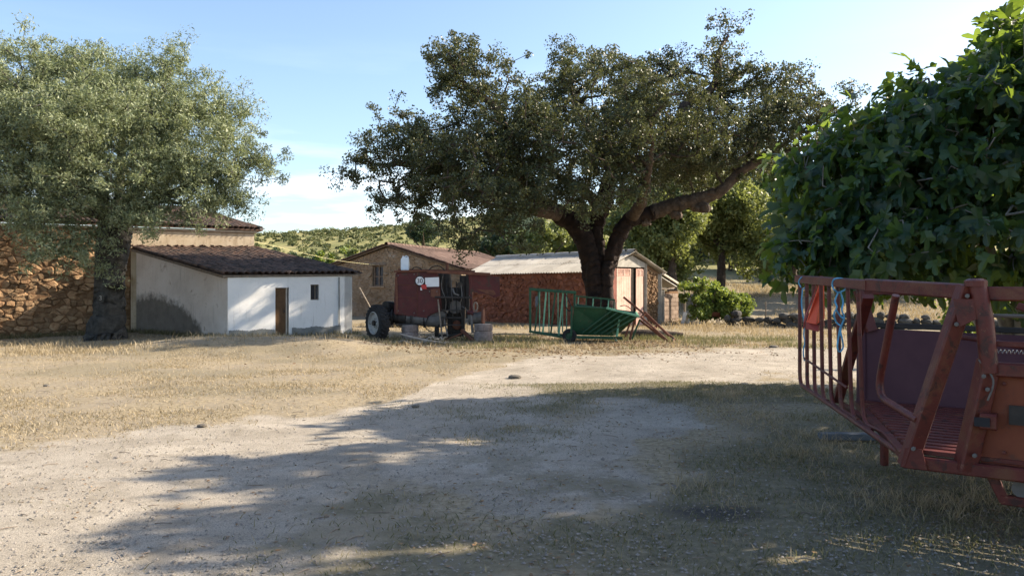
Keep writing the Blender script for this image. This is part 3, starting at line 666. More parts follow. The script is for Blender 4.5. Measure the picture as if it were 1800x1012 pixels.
leaf_door(1.05, 2.0, M['pinkwood'], .02, 'pink wooden door leaf with louvred top')
leaf_door(2.36, 2.86, M['pinkwood'], .02, 'narrow pink door leaf beside the rubble pillar')
MB().prism([gp(GD0+.02, -.1, .01), gp(1.02, -.1, .01), gp(1.02, DH-.05, .01), gp(GD0+.02, DH-.05, .01)], -NGn*.05).build('door', M['reddoor'], cs)
MB().prism([gp(2.02, -.1, -.10), gp(2.34, -.1, -.10), gp(2.34, DH-.05, -.10), gp(2.02, DH-.05, -.10)], -NGn*.05).build('door', M['wood'], cs)
# corrugated sheets
def sheet(name, o0, across, up_, wdt, hgt, parent, mat, amp=.028, wave=.177):
    n = int(wdt/wave*6); nrm = across.cross(up_).normalized(); nrm = nrm if nrm.z > 0 else -nrm
    vs_, fs_ = [], []
    for k in range(n+1):
        s = wdt*k/n; h = amp*math.cos(2*math.pi*s/wave)
        for q in (0, hgt):
            vs_ += [o0+across*s+up_*q+nrm*(h+.006), o0+across*s+up_*q+nrm*(h-.006)]
    for k in range(n):
        a = 4*k; fs_ += [(a, a+4, a+6, a+2), (a+1, a+3, a+7, a+5), (a, a+1, a+5, a+4), (a+2, a+6, a+7, a+3)]
    fs_ += [(0, 2, 3, 1), (4*n, 4*n+1, 4*n+3, 4*n+2)]
    return MB().add(vs_, fs_).build(name, mat, parent, smooth=True)
half = GL/2; rl = math.hypot(half+.18, APX-EVC+.08)
for side in (0, 1):
    e_org = (lp(-.25, EVC-.02)-GV*.22) if side == 0 else (gp(GL, EVC-.02)+GV*.2-LV*.25)
    tgt = gp(half, APX+.08)-LV*.25
    upv = (tgt-e_org); hgt = upv.length; upv = upv.normalized()
    cols = 9 if side == 0 else 9; ww = (LL+.4)/cols
    for j in range(2):
        for i in range(cols):
            o0 = e_org+LV*(i*ww)+upv*(j*hgt*.48)+Z(.03+.014*j+.007*(i % 2))
            sheet('roof_sheet', o0, LV, upv, ww+.08, hgt*.54, cs, M['cement'])
rc = MB()
for i in range(9):
    p = gp(half, APX+.13)+LV*(-.25+i*(LL+.4)/9)
    rc.lathe(p, LV, [(0, .13), ((LL+.4)/9+.05, .12)], 12)
rc.build('ridge_cap', M['cement'], cs, smooth=True)
rot = MB()
for i in range(8):
    p = gp(half, APX+.2)+LV*(.2+i*.9); rot.box(p, .25, .12, .09, rz=random.uniform(0, 3))
rot.build('ridge_stones', M['greystone'], cs)
# lean-to pen at the gable's right end
lt = empty('lean_to_pen', (7.2, 37.2, 0), 'small open lean-to of bare blocks with pale sloping beam, at end of corrugated shed', 'lean-to')
LB = gp(GL+.06, 0); LD = GV; LW = 1.75
MB().beam(gp(GL+.0, 2.33, .1), gp(GL+LW+.1, 1.62, .1), .09, .10).build('beam', M['palewood'], lt)
MB().beam(gp(GL+LW, -.3, .1), gp(GL+LW, 1.62, .1), .08, .08).build('post', M['palewood'], lt)
MB().beam(gp(GL+.14, -.3, .06), gp(GL+.14, 1.55, .06), .12, .10).build('post', M['concrete'], lt)
sheet('roof_sheet', gp(GL+LW+.15, 1.6)-NGn*2.4+Z(.08), NGn, (gp(GL, 2.35)-gp(GL+LW+.15, 1.62)).normalized(), 2.0, 1.9, lt, M['cement'])
bk = 0
for r_ in range(9):
    for c_ in range(5):
        s = GL+.05+c_*.41+(0 if r_ % 2 else -.2); s0, s1 = max(s, GL+.2), min(s+.395, GL+LW-.02)
        if s1-s0 < .06: continue
        zt = -.2+r_*.2
        if zt > 1.35: continue
        MB().prism([gp(s0, zt, -.25), gp(s1, zt, -.25), gp(s1, zt+.185, -.25), gp(s0, zt+.185, -.25)], -NGn*.18).build('block', M['block'], lt)
MB().prism([gp(GL+.2, -.3, -.27), gp(GL+LW, -.3, -.27), gp(GL+LW, 1.5, -.27), gp(GL+.2, 1.5, -.27)], -NGn*.14).build('mortar', M['mortar'], lt)
for k in range(4):
    MB().cyl(gp(GL+.1, 1.62-.04*k, -.1-.1*k), gp(GL+1.1+.15*k, 1.58+.03*k, -.05-.1*k), .03, .022, 7).build('pole', M['wood'], lt)

# ------------------------------------------------------------------ dry-stone walls
STV = []
for k in range(10):
    import bmesh
    bm = bmesh.new(); bmesh.ops.create_icosphere(bm, subdivisions=2, radius=.5)
    off = Vector((k*3.1, k*1.7, 0))
    for v in bm.verts:
        n_ = mnoise.noise(v.co*2.2+off)*.22; q = v.co.normalized()
        cubic = max(abs(q.x), abs(q.y), abs(q.z)); v.co = q*(.5*(.72+.28/cubic)*.86+n_*.5)
    me = bpy.data.meshes.new('stone'); bm.to_mesh(me); bm.free(); me.materials.append(M['greystone']); STV.append(me)
def drystone(name, pts, h, label, seed, size=(.45, .26), mat=None, thick=.5):
    rg = random.Random(seed); a = Vector(pts[0]); root = empty(name, (a.x, a.y, G(a.x, a.y)), label, 'stone wall')
    for i in range(len(pts)-1):
        p, q = Vector(pts[i]), Vector(pts[i+1]); L_ = (q-p).length; d = (q-p)/L_; nn = Vector((-d.y, d.x))
        s = 0; rows = int(h/(size[1]*.78))
        for r_ in range(rows):
            s = rg.uniform(-.2, 0)
            while s < L_:
                wd = size[0]*rg.uniform(.6, 1.5); hh = size[1]*rg.uniform(.8, 1.3)
                if not (r_ >= rows-1 and rg.random() < .35):
                    c = p+d*(s+wd/2)+nn*rg.uniform(-.06, .06)
                    o = bpy.data.objects.new('stone', rg.choice(STV)); COL.objects.link(o); o.parent = root
                    o.location = (c.x-a.x, c.y-a.y, G(c.x, c.y)-G(a.x, a.y)+r_*size[1]*.78+hh*.32)
                    o.scale = (wd*1.12, thick*rg.uniform(.7, 1.1), hh*1.12)
                    o.rotation_euler = (rg.uniform(-.25, .25), rg.uniform(-.2, .2), math.atan2(d.y, d.x)+rg.uniform(-.2, .2))
                s += wd*.93
    return root
drystone('dry_stone_wall', [(9.3, 34.6), (11.8, 33.0), (16.5, 31.2), (20.5, 30.4)], .80, 'dark tumbled dry stone wall right of the green bush, in shade', 5, thick=.5)
drystone('dry_stone_wall', [(-6.1, 34.2), (-4.6, 33.6), (-3.2, 33.8)], .78, 'low dry stone wall between white shed and old harvester', 6, size=(.4, .24))

# ------------------------------------------------------------------ trees
def smooth_path(pts, sub=5):
    pts = [Vector(p) for p in pts]; out = []
    for i in range(len(pts)-1):
        p0 = pts[max(i-1, 0)]; p1 = pts[i]; p2 = pts[i+1]; p3 = pts[min(i+2, len(pts)-1)]
        for k in range(sub):
            t_ = k/sub
            out.append(.5*((2*p1)+(-p0+p2)*t_+(2*p0-5*p1+4*p2-p3)*t_*t_+(-p0+3*p1-3*p2+p3)*t_**3))
    return out+[pts[-1]]
def tubes(chains, n=6, rough=.0, seed=0):
    """chains: list of (points array, radii array) -> joined verts, faces"""
    V_, F_ = [], []; base = 0; rg = np.random.default_rng(seed)
    ang = np.arange(n)*2*np.pi/n
    for pts, rad in chains:
        pts = np.asarray(pts, float); rad = np.asarray(rad, float); m_ = len(pts)
        if m_ < 2: continue
        tg = np.gradient(pts, axis=0); tg /= np.linalg.norm(tg, axis=1, keepdims=True)+1e-9
        ref = np.array([0, 0, 1.]) if abs(tg[0][2]) < .9 else np.array([1., 0, 0])
        a = np.cross(tg, ref); la = np.linalg.norm(a, axis=1, keepdims=True); a = np.where(la < .05, np.cross(tg, np.array([0, 1., 0])), a); a /= np.linalg.norm(a, axis=1, keepdims=True)+1e-9
        for i in range(1, m_):          # keep the frame from flipping
            q = a[i-1]-tg[i]*np.dot(a[i-1], tg[i]); a[i] = q/(np.linalg.norm(q)+1e-9)
        b2 = np.cross(tg, a)
        rr = rad[:, None]*(1+rough*(rg.random((m_, n))-.5)) if rough else np.repeat(rad[:, None], n, 1)
        ring = pts[:, None, :]+rr[..., None]*(np.cos(ang)[None, :, None]*a[:, None, :]+np.sin(ang)[None, :, None]*b2[:, None, :])
        V_.append(ring.reshape(-1, 3))
        i, k = np.meshgrid(np.arange(m_-1), np.arange(n), indexing='ij')
        F_.append((np.stack([i*n+k, i*n+(k+1) % n, (i+1)*n+(k+1) % n, (i+1)*n+k], -1).reshape(-1, 4))+base)
        base += m_*n
    return np.concatenate(V_), np.concatenate(F_)
def blob_points(blobs, n, rg, shell=.55):
    vol = np.array([b_[3]*b_[4]*b_[5] for b_ in blobs])**.85; pr = vol/vol.sum()
    ch = rg.choice(len(blobs), n, p=pr); B = np.array(blobs, float)[ch]
    d = rg.normal(size=(n, 3)); d /= np.linalg.norm(d, axis=1, keepdims=True)
    r = (shell**3+(1-shell**3)*rg.random(n))**(1/3)
    r = np.where(rg.random(n) < .25, r*rg.random(n)**.4, r)
    return B[:, :3]+d*r[:, None]*B[:, 3:6]
def grow_tree(limbs, tips, rg, seglen=.45, droop=.0):
    """connects every tip to the nearest part of the growing skeleton; returns node arrays"""
    pos, par = [], []
    for L_ in limbs:
        prev = -1
        pts = smooth_path(L_['pts'], 4)
        if L_.get('from') is not None and pos:
            q = np.linalg.norm(np.array(pos)-np.array(pts[0]), axis=1); prev = int(q.argmin())
        for p in pts: pos.append(tuple(p)); par.append(prev); prev = len(pos)-1
    nfix = len(pos)
    cap = nfix+len(tips)*14+100
    PA = np.zeros((cap, 3)); PA[:nfix] = pos; PAR_ = np.full(cap, -1); PAR_[:nfix] = par; cnt = nfix; ends = []
    dist = np.min(np.linalg.norm(tips[:, None, :]-PA[None, :nfix:2, :], axis=2), axis=1)
    for ti in np.argsort(dist):
        tp = tips[ti]; dv = PA[:cnt]-tp; dd = np.sqrt((dv**2).sum(1))
        cost = dd+np.maximum(0, PA[:cnt, 2]-tp[2])*.5
        j = int(cost.argmin()); a = PA[j]; ln = dd[j]
        if ln < .08: ends.append(j); continue
        m_ = max(1, int(ln/seglen)); side = rg.normal(size=3)*ln*.10; side[2] = abs(side[2])*.6+ln*.05
        prev = j
        for k in range(1, m_+1):
            f = k/m_; p = a+(tp-a)*f+side*math.sin(math.pi*f)+(rg.normal(size=3)*.035 if k < m_ else 0)
            if cnt >= cap: break
            PA[cnt] = p; PAR_[cnt] = prev; prev = cnt; cnt += 1
        ends.append(prev)
    return PA[:cnt], PAR_[:cnt], nfix, ends
def skeleton_mesh(PA, PR, nfix, ends, tip_r=.010, power=.42, rmax=.14):
    n = len(PA); load = np.zeros(n)
    for e_ in ends: load[e_] += 1
    for i in range(n-1, -1, -1):
        if PR[i] >= 0 and PR[i] < i: load[PR[i]] += load[i]
    rad = np.minimum(tip_r*np.maximum(load, 1)**power, rmax)
    kids = {}
    for i in range(nfix, n): kids.setdefault(PR[i], []).append(i)
    chains = []
    for s_, ks in list(kids.items()):
        if s_ >= nfix and len(ks) == 1: continue
        for k in ks:
            ch = [s_, k]; 
            while ch[-1] in kids and len(kids[ch[-1]]) == 1: ch.append(kids[ch[-1]][0])
            rr = rad[ch].copy(); rr[0] = rr[1]
            chains.append((PA[ch], rr))
    return chains
def leaf_cloud(centers, per, spread, size, asp, rg, up=.25, diam=True, droop=0):
    n = len(centers)*per
    rad_ = np.repeat(spread*(.55+.9*rg.random((len(centers), 1))), per, axis=0)
    off = rg.normal(size=(n, 3)); off /= np.linalg.norm(off, axis=1, keepdims=True)
    c = np.repeat(centers, per, axis=0)+off*rg.random((n, 1))**.45*rad_*np.array([1, 1, .8])
    d = rg.normal(size=(n, 3)); d[:, 2] -= droop; d /= np.linalg.norm(d, axis=1, keepdims=True)
    q = rg.normal(size=(n, 3)); q[:, 2] += up*2; s_ = np.cross(d, q); s_ /= np.linalg.norm(s_, axis=1, keepdims=True)+1e-9
    ln = size*(.6+.8*rg.random((n, 1))); wd = ln*asp
    nm = np.cross(d, s_)
    v0 = c-d*ln*.5; v1 = c+s_*wd*.5+nm*ln*.06; v2 = c+d*ln*.5; v3 = c-s_*wd*.5+nm*ln*.06
    V_ = np.stack([v0, v1, v2, v3], 1).reshape(-1, 3); F_ = np.arange(n*4).reshape(-1, 4)
    cl = np.repeat(rg.random(len(centers)), per)
    rnd_ = np.clip(.55*rg.random(n)+.45*cl, 0, 1)
    return V_, F_, np.repeat(rnd_, 4)
def leaves_obj(name, cloud, mat, parent):
    me = raw_mesh(name, cloud[0], cloud[1]); fattr(me, 'rnd', cloud[2])
    o = obj(name, me, mat, parent); return o
def px_blobs(lst, d):                   # (px, py, rx px, ry px, depth offset, depth radius)
    out = []
    for (px, py, rx, ry, do, dr) in lst:
        p = P(px, py, d+do); k = (d+do)/FPX; out.append((p.x, p.y, p.z, rx*k, dr, ry*k))
    return out
def build_tree(name, base, label, limbs, blobs, ntips, per, spread, lsize, asp, lmat, bmat, seed, trunk_mat=None, tip_r=.010, group=None, cat='tree', droop=0, extra=None, shell=.55, rough=.12, seglen=.45, clump=0, csp=.4, sun_gaps=None):
    rg = np.random.default_rng(seed)
    root = empty(name, base, label, cat, group)
    if clump:
        cc = blob_points(blobs, ntips//clump, rg, shell)
        tips = np.repeat(cc, clump, axis=0)+np.clip(rg.normal(size=(len(cc)*clump, 3)), -1.5, 1.5)*np.array([csp, csp, csp*.75])
    else: tips = blob_points(blobs, ntips, rg, shell)
    tips = tips[tips[:, 2] > base[2]+.3]
    if sun_gaps is not None:                # tips cut along sun rays so chosen spots get sun
        sd = np.array(SDIR)
        for (q, r_) in sun_gaps:
            v = tips-np.array(q); al = v @ sd; dist = np.linalg.norm(v-al[:, None]*sd, axis=1)
            tips = tips[~((al > 0) & (dist < r_))]
    PA, PR, nfix, ends = grow_tree(limbs, tips, rg, seglen)
    tc, bc = [], []
    for L_ in limbs:
        pts = smooth_path(L_['pts'], 14); m_ = len(pts); r_ = np.interp(np.linspace(0, 1, m_), np.linspace(0, 1, len(L_['r'])), L_['r'])
        jit = np.random.default_rng(seed+3).normal(size=(m_, 3))*r_[:, None]*.07
        (tc if L_.get('trunk') else bc).append((np.array([tuple(p) for p in pts])+jit, r_))
    def barky(V_, amp):
        for i in range(len(V_)):
            v = V_[i]; q = Vector((v[0]*4.2, v[1]*4.2, v[2]*.9)); q2 = Vector((v[0]*9, v[1]*9, v[2]*5))
            d_ = mnoise.noise_vector(q)*amp+mnoise.noise_vector(q2)*amp*.45
            V_[i] = (v[0]+d_.x, v[1]+d_.y, v[2]+d_.z*.5)
        return V_
    if tc:
        V_, F_ = tubes(tc, 30, rough*.3, seed); V_ = barky(V_, tc[0][1][0]*.15); obj('trunk', raw_mesh('trunk', V_, F_), trunk_mat or bmat, root, True)
    if bc:
        for ch in bc:
            V_, F_ = tubes([ch], 14, rough*.6, seed); V_ = barky(V_, float(ch[1][0])*.18); obj('limb', raw_mesh('limb', V_, F_), bmat, root, True)
    ch = skeleton_mesh(PA, PR, nfix, ends, tip_r)
    if ch:
        V_, F_ = tubes(ch, 5); tag(obj('branches', raw_mesh('branches', V_, F_), bmat, root, True), kind='stuff')
    cen = PA[ends]
    crown = leaves_obj('crown', leaf_cloud(cen, per, spread, lsize, asp, rg, droop=droop), lmat, root)
    return root, PA, ends

# big cork oak
OD = 29.0
def O(px, py, off=0): return P(px, py, OD+off)
gb_ = G(3.1, 29)
ob = Vector((3.05, 29, gb_))
limbs = [
 dict(pts=[Vector((3.0, 29.0, -.2)), O(1051, 560, 0), O(1046, 500), O(1036, 450), O(1020, 405, .1), O(985, 378, .2), O(945, 352, .5)], r=[.60, .40, .36, .36, .36, .32, .27], trunk=1),
 dict(pts=[Vector((3.3, 29.15, -.2)), O(1060, 560, .1), O(1055, 500, .1), O(1049, 440, .2), O(1050, 390, .3), O(1066, 340, .5), O(1076, 300, .6)], r=[.5, .36, .32, .29, .28, .27, .25], trunk=1),
 dict(pts=[Vector((3.55, 28.9, -.2)), O(1066, 555, -.1), O(1066, 500, -.15), O(1075, 450, -.2), O(1090, 410, -.2), O(1112, 385, -.3), O(1150, 374, -.4)], r=[.45, .32, .27, .24, .26, .28, .27], trunk=1),
 dict(pts=[O(1150, 372, -.4), O(1205, 355, -.8), O(1262, 338, -1.2), O(1305, 300, -1.6), O(1350, 275, -1.9), O(1410, 262, -2.2), O(1455, 240, -2.4)], r=[.27, .24, .20, .16, .13, .09, .05], trunk=0),
 dict(pts=[O(1076, 300, .6), O(1085, 292, .6), O(1130, 285, .2), O(1178, 262, -.4), O(1196, 215, -.6), O(1206, 185, -.6), O(1245, 162, -.4), O(1262, 130, -.3), O(1262, 95, -.2), O(1280, 62, 0)], r=[.27, .26, .24, .22, .20, .18, .15, .12, .09, .05], **{'from': 1}),
 dict(pts=[O(945, 352, .5), O(905, 340, .8), O(860, 330, 1.2), O(800, 300, 1.5), O(740, 290, 1.7), O(660, 290, 1.8)], r=[.30, .24, .20, .14, .10, .05]),
 dict(pts=[O(945, 352, .5), O(920, 310, -.6), O(900, 260, -1.2), O(870, 190, -1.4), O(820, 150, -1.4), O(790, 110, -1.4)], r=[.26, .2, .17, .13, .09, .05], **{'from': 1}),
 dict(pts=[O(1076, 300, .6), O(1050, 250, 1.4), O(1020, 200, 2.0), O(1000, 130, 2.4)], r=[.24, .18, .12, .05], **{'from': 1}),
 dict(pts=[O(1060, 370, .3), O(1020, 330, 2), O(980, 310, 3), O(960, 270, 4)], r=[.24, .18, .12, .05], **{'from': 1}),
 dict(pts=[O(1110, 383, -.3), O(1130, 350, -2.0), O(1140, 300, -3.6), O(1150, 250, -4.6)], r=[.24, .17, .11, .05], **{'from': 1}),
 dict(pts=[O(985, 378, .2), O(940, 370, -1.6), O(890, 360, -3.0), O(840, 330, -4)], r=[.25, .18, .11, .05], **{'from': 1}),
 dict(pts=[O(1130, 285, .2), O(1180, 280, 2), O(1250, 260, 3.5), O(1310, 230, 4.5)], r=[.20, .15, .10, .05], **{'from': 1}),
]
oak_px = [
 (820, 118, 85, 55, -1.4, 1.6), (775, 180, 45, 40, -1.2, 1.1), (890, 200, 90, 70, -1.2, 2.2), (700, 270, 85, 48, 1.6, 1.6), (640, 286, 42, 34, 1.8, .9), (735, 345, 75, 50, 1.4, 1.6), (705, 235, 60, 40, .2, 1.2), (610, 300, 22, 16, 1.8, .4),
 (840, 290, 120, 75, -.5, 3.4), (830, 345, 100, 55, -3.4, 2.0), (850, 330, 110, 60, 2.4, 1.6), (990, 130, 52, 58, 2.4, 1.6), (955, 160, 40, 40, 1.8, 1.2), (1050, 175, 90, 75, 1.8, 2.8), (1140, 120, 70, 42, .6, 1.8), (1000, 260, 120, 80, 2.6, 2.0), (1000, 270, 120, 80, -2.6, 2.4),
 (1150, 215, 100, 80, -4.0, 2.4), (1130, 230, 90, 70, 3.2, 2.4), (1272, 66, 40, 30, 0, .8), (1235, 110, 42, 36, -.3, .9), (1225, 170, 60, 45, .6, 1.4), (1310, 195, 85, 55, 2.6, 1.6), (1320, 215, 75, 55, -1.0, 1.6), (1395, 185, 50, 42, -1.9, 1.2), (1455, 195, 50, 36, -2.4, 1.1), (1500, 185, 35, 25, -2.4, .7),
 (1360, 262, 75, 26, -1.7, 1.2), (1240, 290, 80, 36, 1.5, 1.8), (1190, 320, 60, 30, 2.6, 1.4), (1040, 330, 90, 45, 2.6, 1.6), (1000, 340, 70, 36, -3.2, 1.6), (905, 385, 66, 38, -2.6, 1.6), (780, 390, 55, 24, 1.0, 1.3), (715, 385, 32, 20, 1.2, .8), (940, 425, 52, 26, -2.8, .9), (860, 415, 40, 24, -2.4, .8), (800, 428, 20, 18, -2.0, .5), (1270, 240, 60, 40, -.8, 1.3), (1240, 230, 85, 60, -.6, 2.0), (1335, 235, 80, 60, -1.6, 1.5), (1425, 222, 62, 46, -2.2, 1.2), (1185, 290, 90, 50, -1.5, 2.0), (1295, 288, 60, 32, -1.4, 1.0), (1262, 130, 55, 50, -.3, 1.1), (1390, 150, 45, 40, -1.6, 1.0), (1345, 160, 60, 40, -.6, 1.2), (1460, 255, 45, 30, -2.4, .9), (740, 300, 95, 60, -.6, 1.8), (790, 240, 80, 60, -.2, 1.8), (1100, 170, 90, 70, -2.4, 1.8), (1090, 300, 80, 50, -3.4, 1.4)]
oak_sun_gaps = []  # crown holes shaped to throw sun patches on shed wall and house plaster
for (px, py, rp) in ((432, 548, 12), (448, 536, 10), (470, 566, 10), (436, 576, 9), (414, 546, 6), (458, 499, 9), (478, 497, 6), (520, 540, 4), (548, 551, 6), (568, 557, 6), (584, 541, 6), (611, 520, 9), (612, 556, 10), (606, 582, 8)):
    k = (px-CX)/FPX; s_ = (S0.x-k*S0.y)/(k*US.y-US.x); p = fs(s_, 0); p.z = EYE-(py-CY)/FPX*p.y; oak_sun_gaps.append((tuple(p), rp*p.y/FPX*.7+.10))
for s_ in (.3, 1.2, 2.2, 3.2, 4.2): oak_sun_gaps.append((tuple(hp(s_, 3.45)), .75))
build_tree('cork_oak', ob, 'huge spreading cork oak with dark forked trunk, in the middle of the yard', limbs, px_blobs(oak_px, OD), 4000, 70, .28, .092, .58, M['oakleaf'], M['oakbark'], 5, trunk_mat=M['corkbark'], tip_r=.010, clump=7, csp=.42, sun_gaps=oak_sun_gaps)
# corky burrs hanging under the right limb
oak_root = bpy.data.objects['cork_oak']
for (px, py, d_, r_) in ((1188, 374, -.6, .20), (1236, 360, -1.0, .21), (1224, 362, -.95, .17), (1135, 388, -.35, .18)):
    c_ = O(px, py, d_); import bmesh
    bm = bmesh.new(); bmesh.ops.create_icosphere(bm, subdivisions=3, radius=r_)
    for v in bm.verts: v.co = c_+v.co*(1+.5*mnoise.noise(v.co*9+c_))*(1.2 if v.co.z < 0 else 1)
    me = bpy.data.meshes.new('burr'); bm.to_mesh(me); bm.free(); obj('burr', me, M['oakbark'], oak_root, True)
# olive on the left
LD_ = 26.0
def Q(px, py, off=0): return P(px, py, LD_+off)
olb = Vector((-13.2, 26, G(-13.2, 26)))
limbs = [
 dict(pts=[olb+Vector((0, 0, -.2)), Q(196, 545), Q(198, 500), Q(205, 455, .1), Q(215, 410, .2), Q(222, 370, .3)], r=[.62, .40, .36, .34, .30, .26], trunk=1),
 dict(pts=[olb+Vector((-.3, 0, -.2)), Q(184, 540), Q(182, 490), Q(184, 430), Q(186, 380), Q(180, 330, -.2)], r=[.5, .32, .28, .25, .2, .14], trunk=1),
 dict(pts=[Q(222, 370, .3), Q(250, 320, .2), Q(290, 260, 0), Q(320, 190, 0)], r=[.30, .2, .12, .05]),
 dict(pts=[Q(222, 370, .3), Q(280, 350, -.6), Q(350, 320, -1), Q(420, 290, -1.2)], r=[.24, .16, .1, .04], **{'from': 1}),
 dict(pts=[Q(186, 380), Q(150, 320, -.8), Q(110, 250, -1.2), Q(90, 170, -1.4)], r=[.24, .17, .1, .04], **{'from': 1}),
 dict(pts=[Q(186, 380), Q(120, 360, 1), Q(50, 320, 1.5), Q(-20, 280, 1.6)], r=[.2, .14, .09, .04], **{'from': 1}),
 dict(pts=[Q(205, 400), Q(210, 330, 1.6), Q(215, 240, 2.2), Q(220, 150, 2.4)], r=[.22, .16, .1, .04], **{'from': 1})]
olive_px = [(100, 150, 130, 75, 0, 2.6), (40, 130, 70, 50, -.5, 1.4), (225, 165, 100, 70, .6, 2.4), (310, 130, 50, 50, 0, 1.2), (200, 250, 150, 110, -1.8, 2.4), (340, 240, 90, 80, -.4, 2.0), (60, 260, 130, 110, -.6, 2.6), (-40, 220, 90, 120, .5, 2.2), (410, 290, 60, 70, -1.0, 1.3), (455, 285, 28, 36, -1.2, .6), (355, 340, 80, 50, -1.0, 1.6), (250, 345, 90, 45, -2.4, 1.4), (110, 370, 80, 60, -2.4, 1.4), (130, 430, 50, 36, -2.4, .8), (90, 440, 30, 26, -2.4, .6), (160, 470, 22, 30, -2.2, .5), (232, 412, 30, 26, -2.2, .6), (20, 350, 90, 45, -1.4, 1.6), (200, 260, 140, 110, 2.6, 2.0), (300, 385, 60, 30, -2.0, .8), (385, 190, 45, 40, .2, .9), (395, 375, 40, 26, -1.2, .7)]
build_tree('olive_tree', olb, 'large silvery green olive tree beside the white shed', limbs, px_blobs(olive_px, LD_), 3400, 80, .32, .115, .25, M['oliveleaf'], M['olivebark'], 8, tip_r=.007, droop=-.3, shell=.4, clump=5, csp=.42)

# trees and bushes beyond the sheds
def wild_tree(px, d, top, bot, rpx, label, lmat, seed, tips=190, per=110, name='oak_tree', lsize=.17, trunk_px=None, cat='tree', group='trees beyond the sheds', low=False):
    x = (px-CX)/FPX*d; zg = G(x, d); k = d/FPX
    b = Vector((x, d, zg)); zt = EYE-(top-CY)*k; zb = max(zg+.1, EYE-(bot-CY)*k); rr = rpx*k
    rg = random.Random(seed); bl = []
    for i in range(9):
        a = rg.uniform(0, 6.28); q = rg.uniform(.2, .62); f = rg.uniform(.12, .88)
        s_ = rg.uniform(.38, .58)
        bl.append((x+math.cos(a)*rr*q, d+math.sin(a)*rr*q, zb+(zt-zb)*f, rr*s_, rr*s_, min((zt-zb)*.3, rr*s_*.9)))
    h = zt-zg; tr = max(.05, h*.028)
    lm = [dict(pts=[b+Z(-.2), b+Vector((.1*rg.uniform(-1, 1), 0, h*.25)), b+Vector((rr*.1*rg.uniform(-1, 1), 0, h*.5)), b+Vector((rr*.15*rg.uniform(-1, 1), 0, h*.75))], r=[tr*1.5, tr, tr*.8, tr*.3], trunk=1)]
    for i in range(4):
        a = i*1.57+rg.random(); lm.append(dict(pts=[b+Z(h*(.3+.06*i)), b+Vector((math.cos(a)*rr*.35, math.sin(a)*rr*.35, h*(.48+.05*i))), b+Vector((math.cos(a)*rr*.65, math.sin(a)*rr*.65, h*(.6+.05*i)))], r=[tr*.7, tr*.4, tr*.12], **{'from': 1}))
    return build_tree(name, b, label, lm, bl, tips, per, .55*max(.6, min(1.2, rr/3)), lsize, .6, lmat, M['oakbark'], seed, tip_r=.014, cat=cat, group=group, seglen=.8)
WT = [
 (1180, 46, 280, 490, 105, 'sunlit yellow green oak tree just behind the pink doors', 'treeleaf', 1, 430, 120),
 (1266, 50, 285, 490, 98, 'sunlit yellow green oak tree behind the leafy green bush', 'treeleaf', 2, 400, 120),
 (1120, 52, 330, 460, 60, 'oak tree showing between cork oak trunk and shed roof', 'treeleaf', 3, 170, 110),
 (1345, 58, 250, 420, 75, 'shaded oak tree under the right limb of the cork oak', 'treeleaf', 4, 260, 110),
 (1283, 66, 380, 470, 42, 'small grey green tree with dark trunk on the grassy slope', 'oliveleaf', 12, 120, 100),
 (1430, 66, 300, 455, 70, 'dark tree behind the left edge of the fig', 'darkleaf', 6, 190, 100),
 (1560, 60, 330, 500, 90, 'unseen dark tree added behind the fig crown to shade the slope', 'darkleaf', 7, 140, 90),  # hidden tree, put in to cast shade on the right slope
 (1385, 92, 360, 450, 46, 'far dark tree up the right slope', 'darkleaf', 13, 110, 90),
 (1330, 105, 350, 440, 50, 'far tree on the slope between two nearer oaks', 'darkleaf', 14, 110, 90),
 (880, 74, 395, 450, 60, 'green tree behind the ridge of the corrugated roof', 'darkleaf', 8, 130, 100),
 (960, 66, 390, 460, 60, 'oak tree behind the middle of the corrugated roof', 'treeleaf', 9, 150, 100),
 (1030, 70, 380, 460, 60, 'oak tree directly behind the cork oak trunk', 'treeleaf', 10, 130, 100),
 (1640, 50, 250, 470, 100, 'tall unseen oak added behind the right of the fig for slope shade', 'darkleaf', 21, 170, 100),  # out of sight, added for the shadow it throws on the slope
 (1500, 47, 290, 480, 80, 'unseen dark oak added behind the middle of the fig for slope shade', 'darkleaf', 22, 170, 100),  # likewise unseen, added to shade the slope
 (1335, 76, 330, 500, 62, 'grey green tree half way up the right slope', 'oliveleaf', 23, 170, 100),
 (1395, 62, 330, 500, 50, 'shady grey green tree just left of the fig crown', 'darkleaf', 24, 150, 100),
 (1230, 74, 330, 490, 70, 'dark tree filling the gap between two sunlit oaks', 'darkleaf', 25, 170, 100),
 (745, 110, 385, 425, 42, 'rounded tree on the hill above the barn roof', 'darkleaf', 16, 90, 80),
]
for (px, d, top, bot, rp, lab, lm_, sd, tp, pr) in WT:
    wild_tree(px, d, top, bot, rp, lab, M[lm_], sd, tp, pr, lsize=.15+.0012*d)
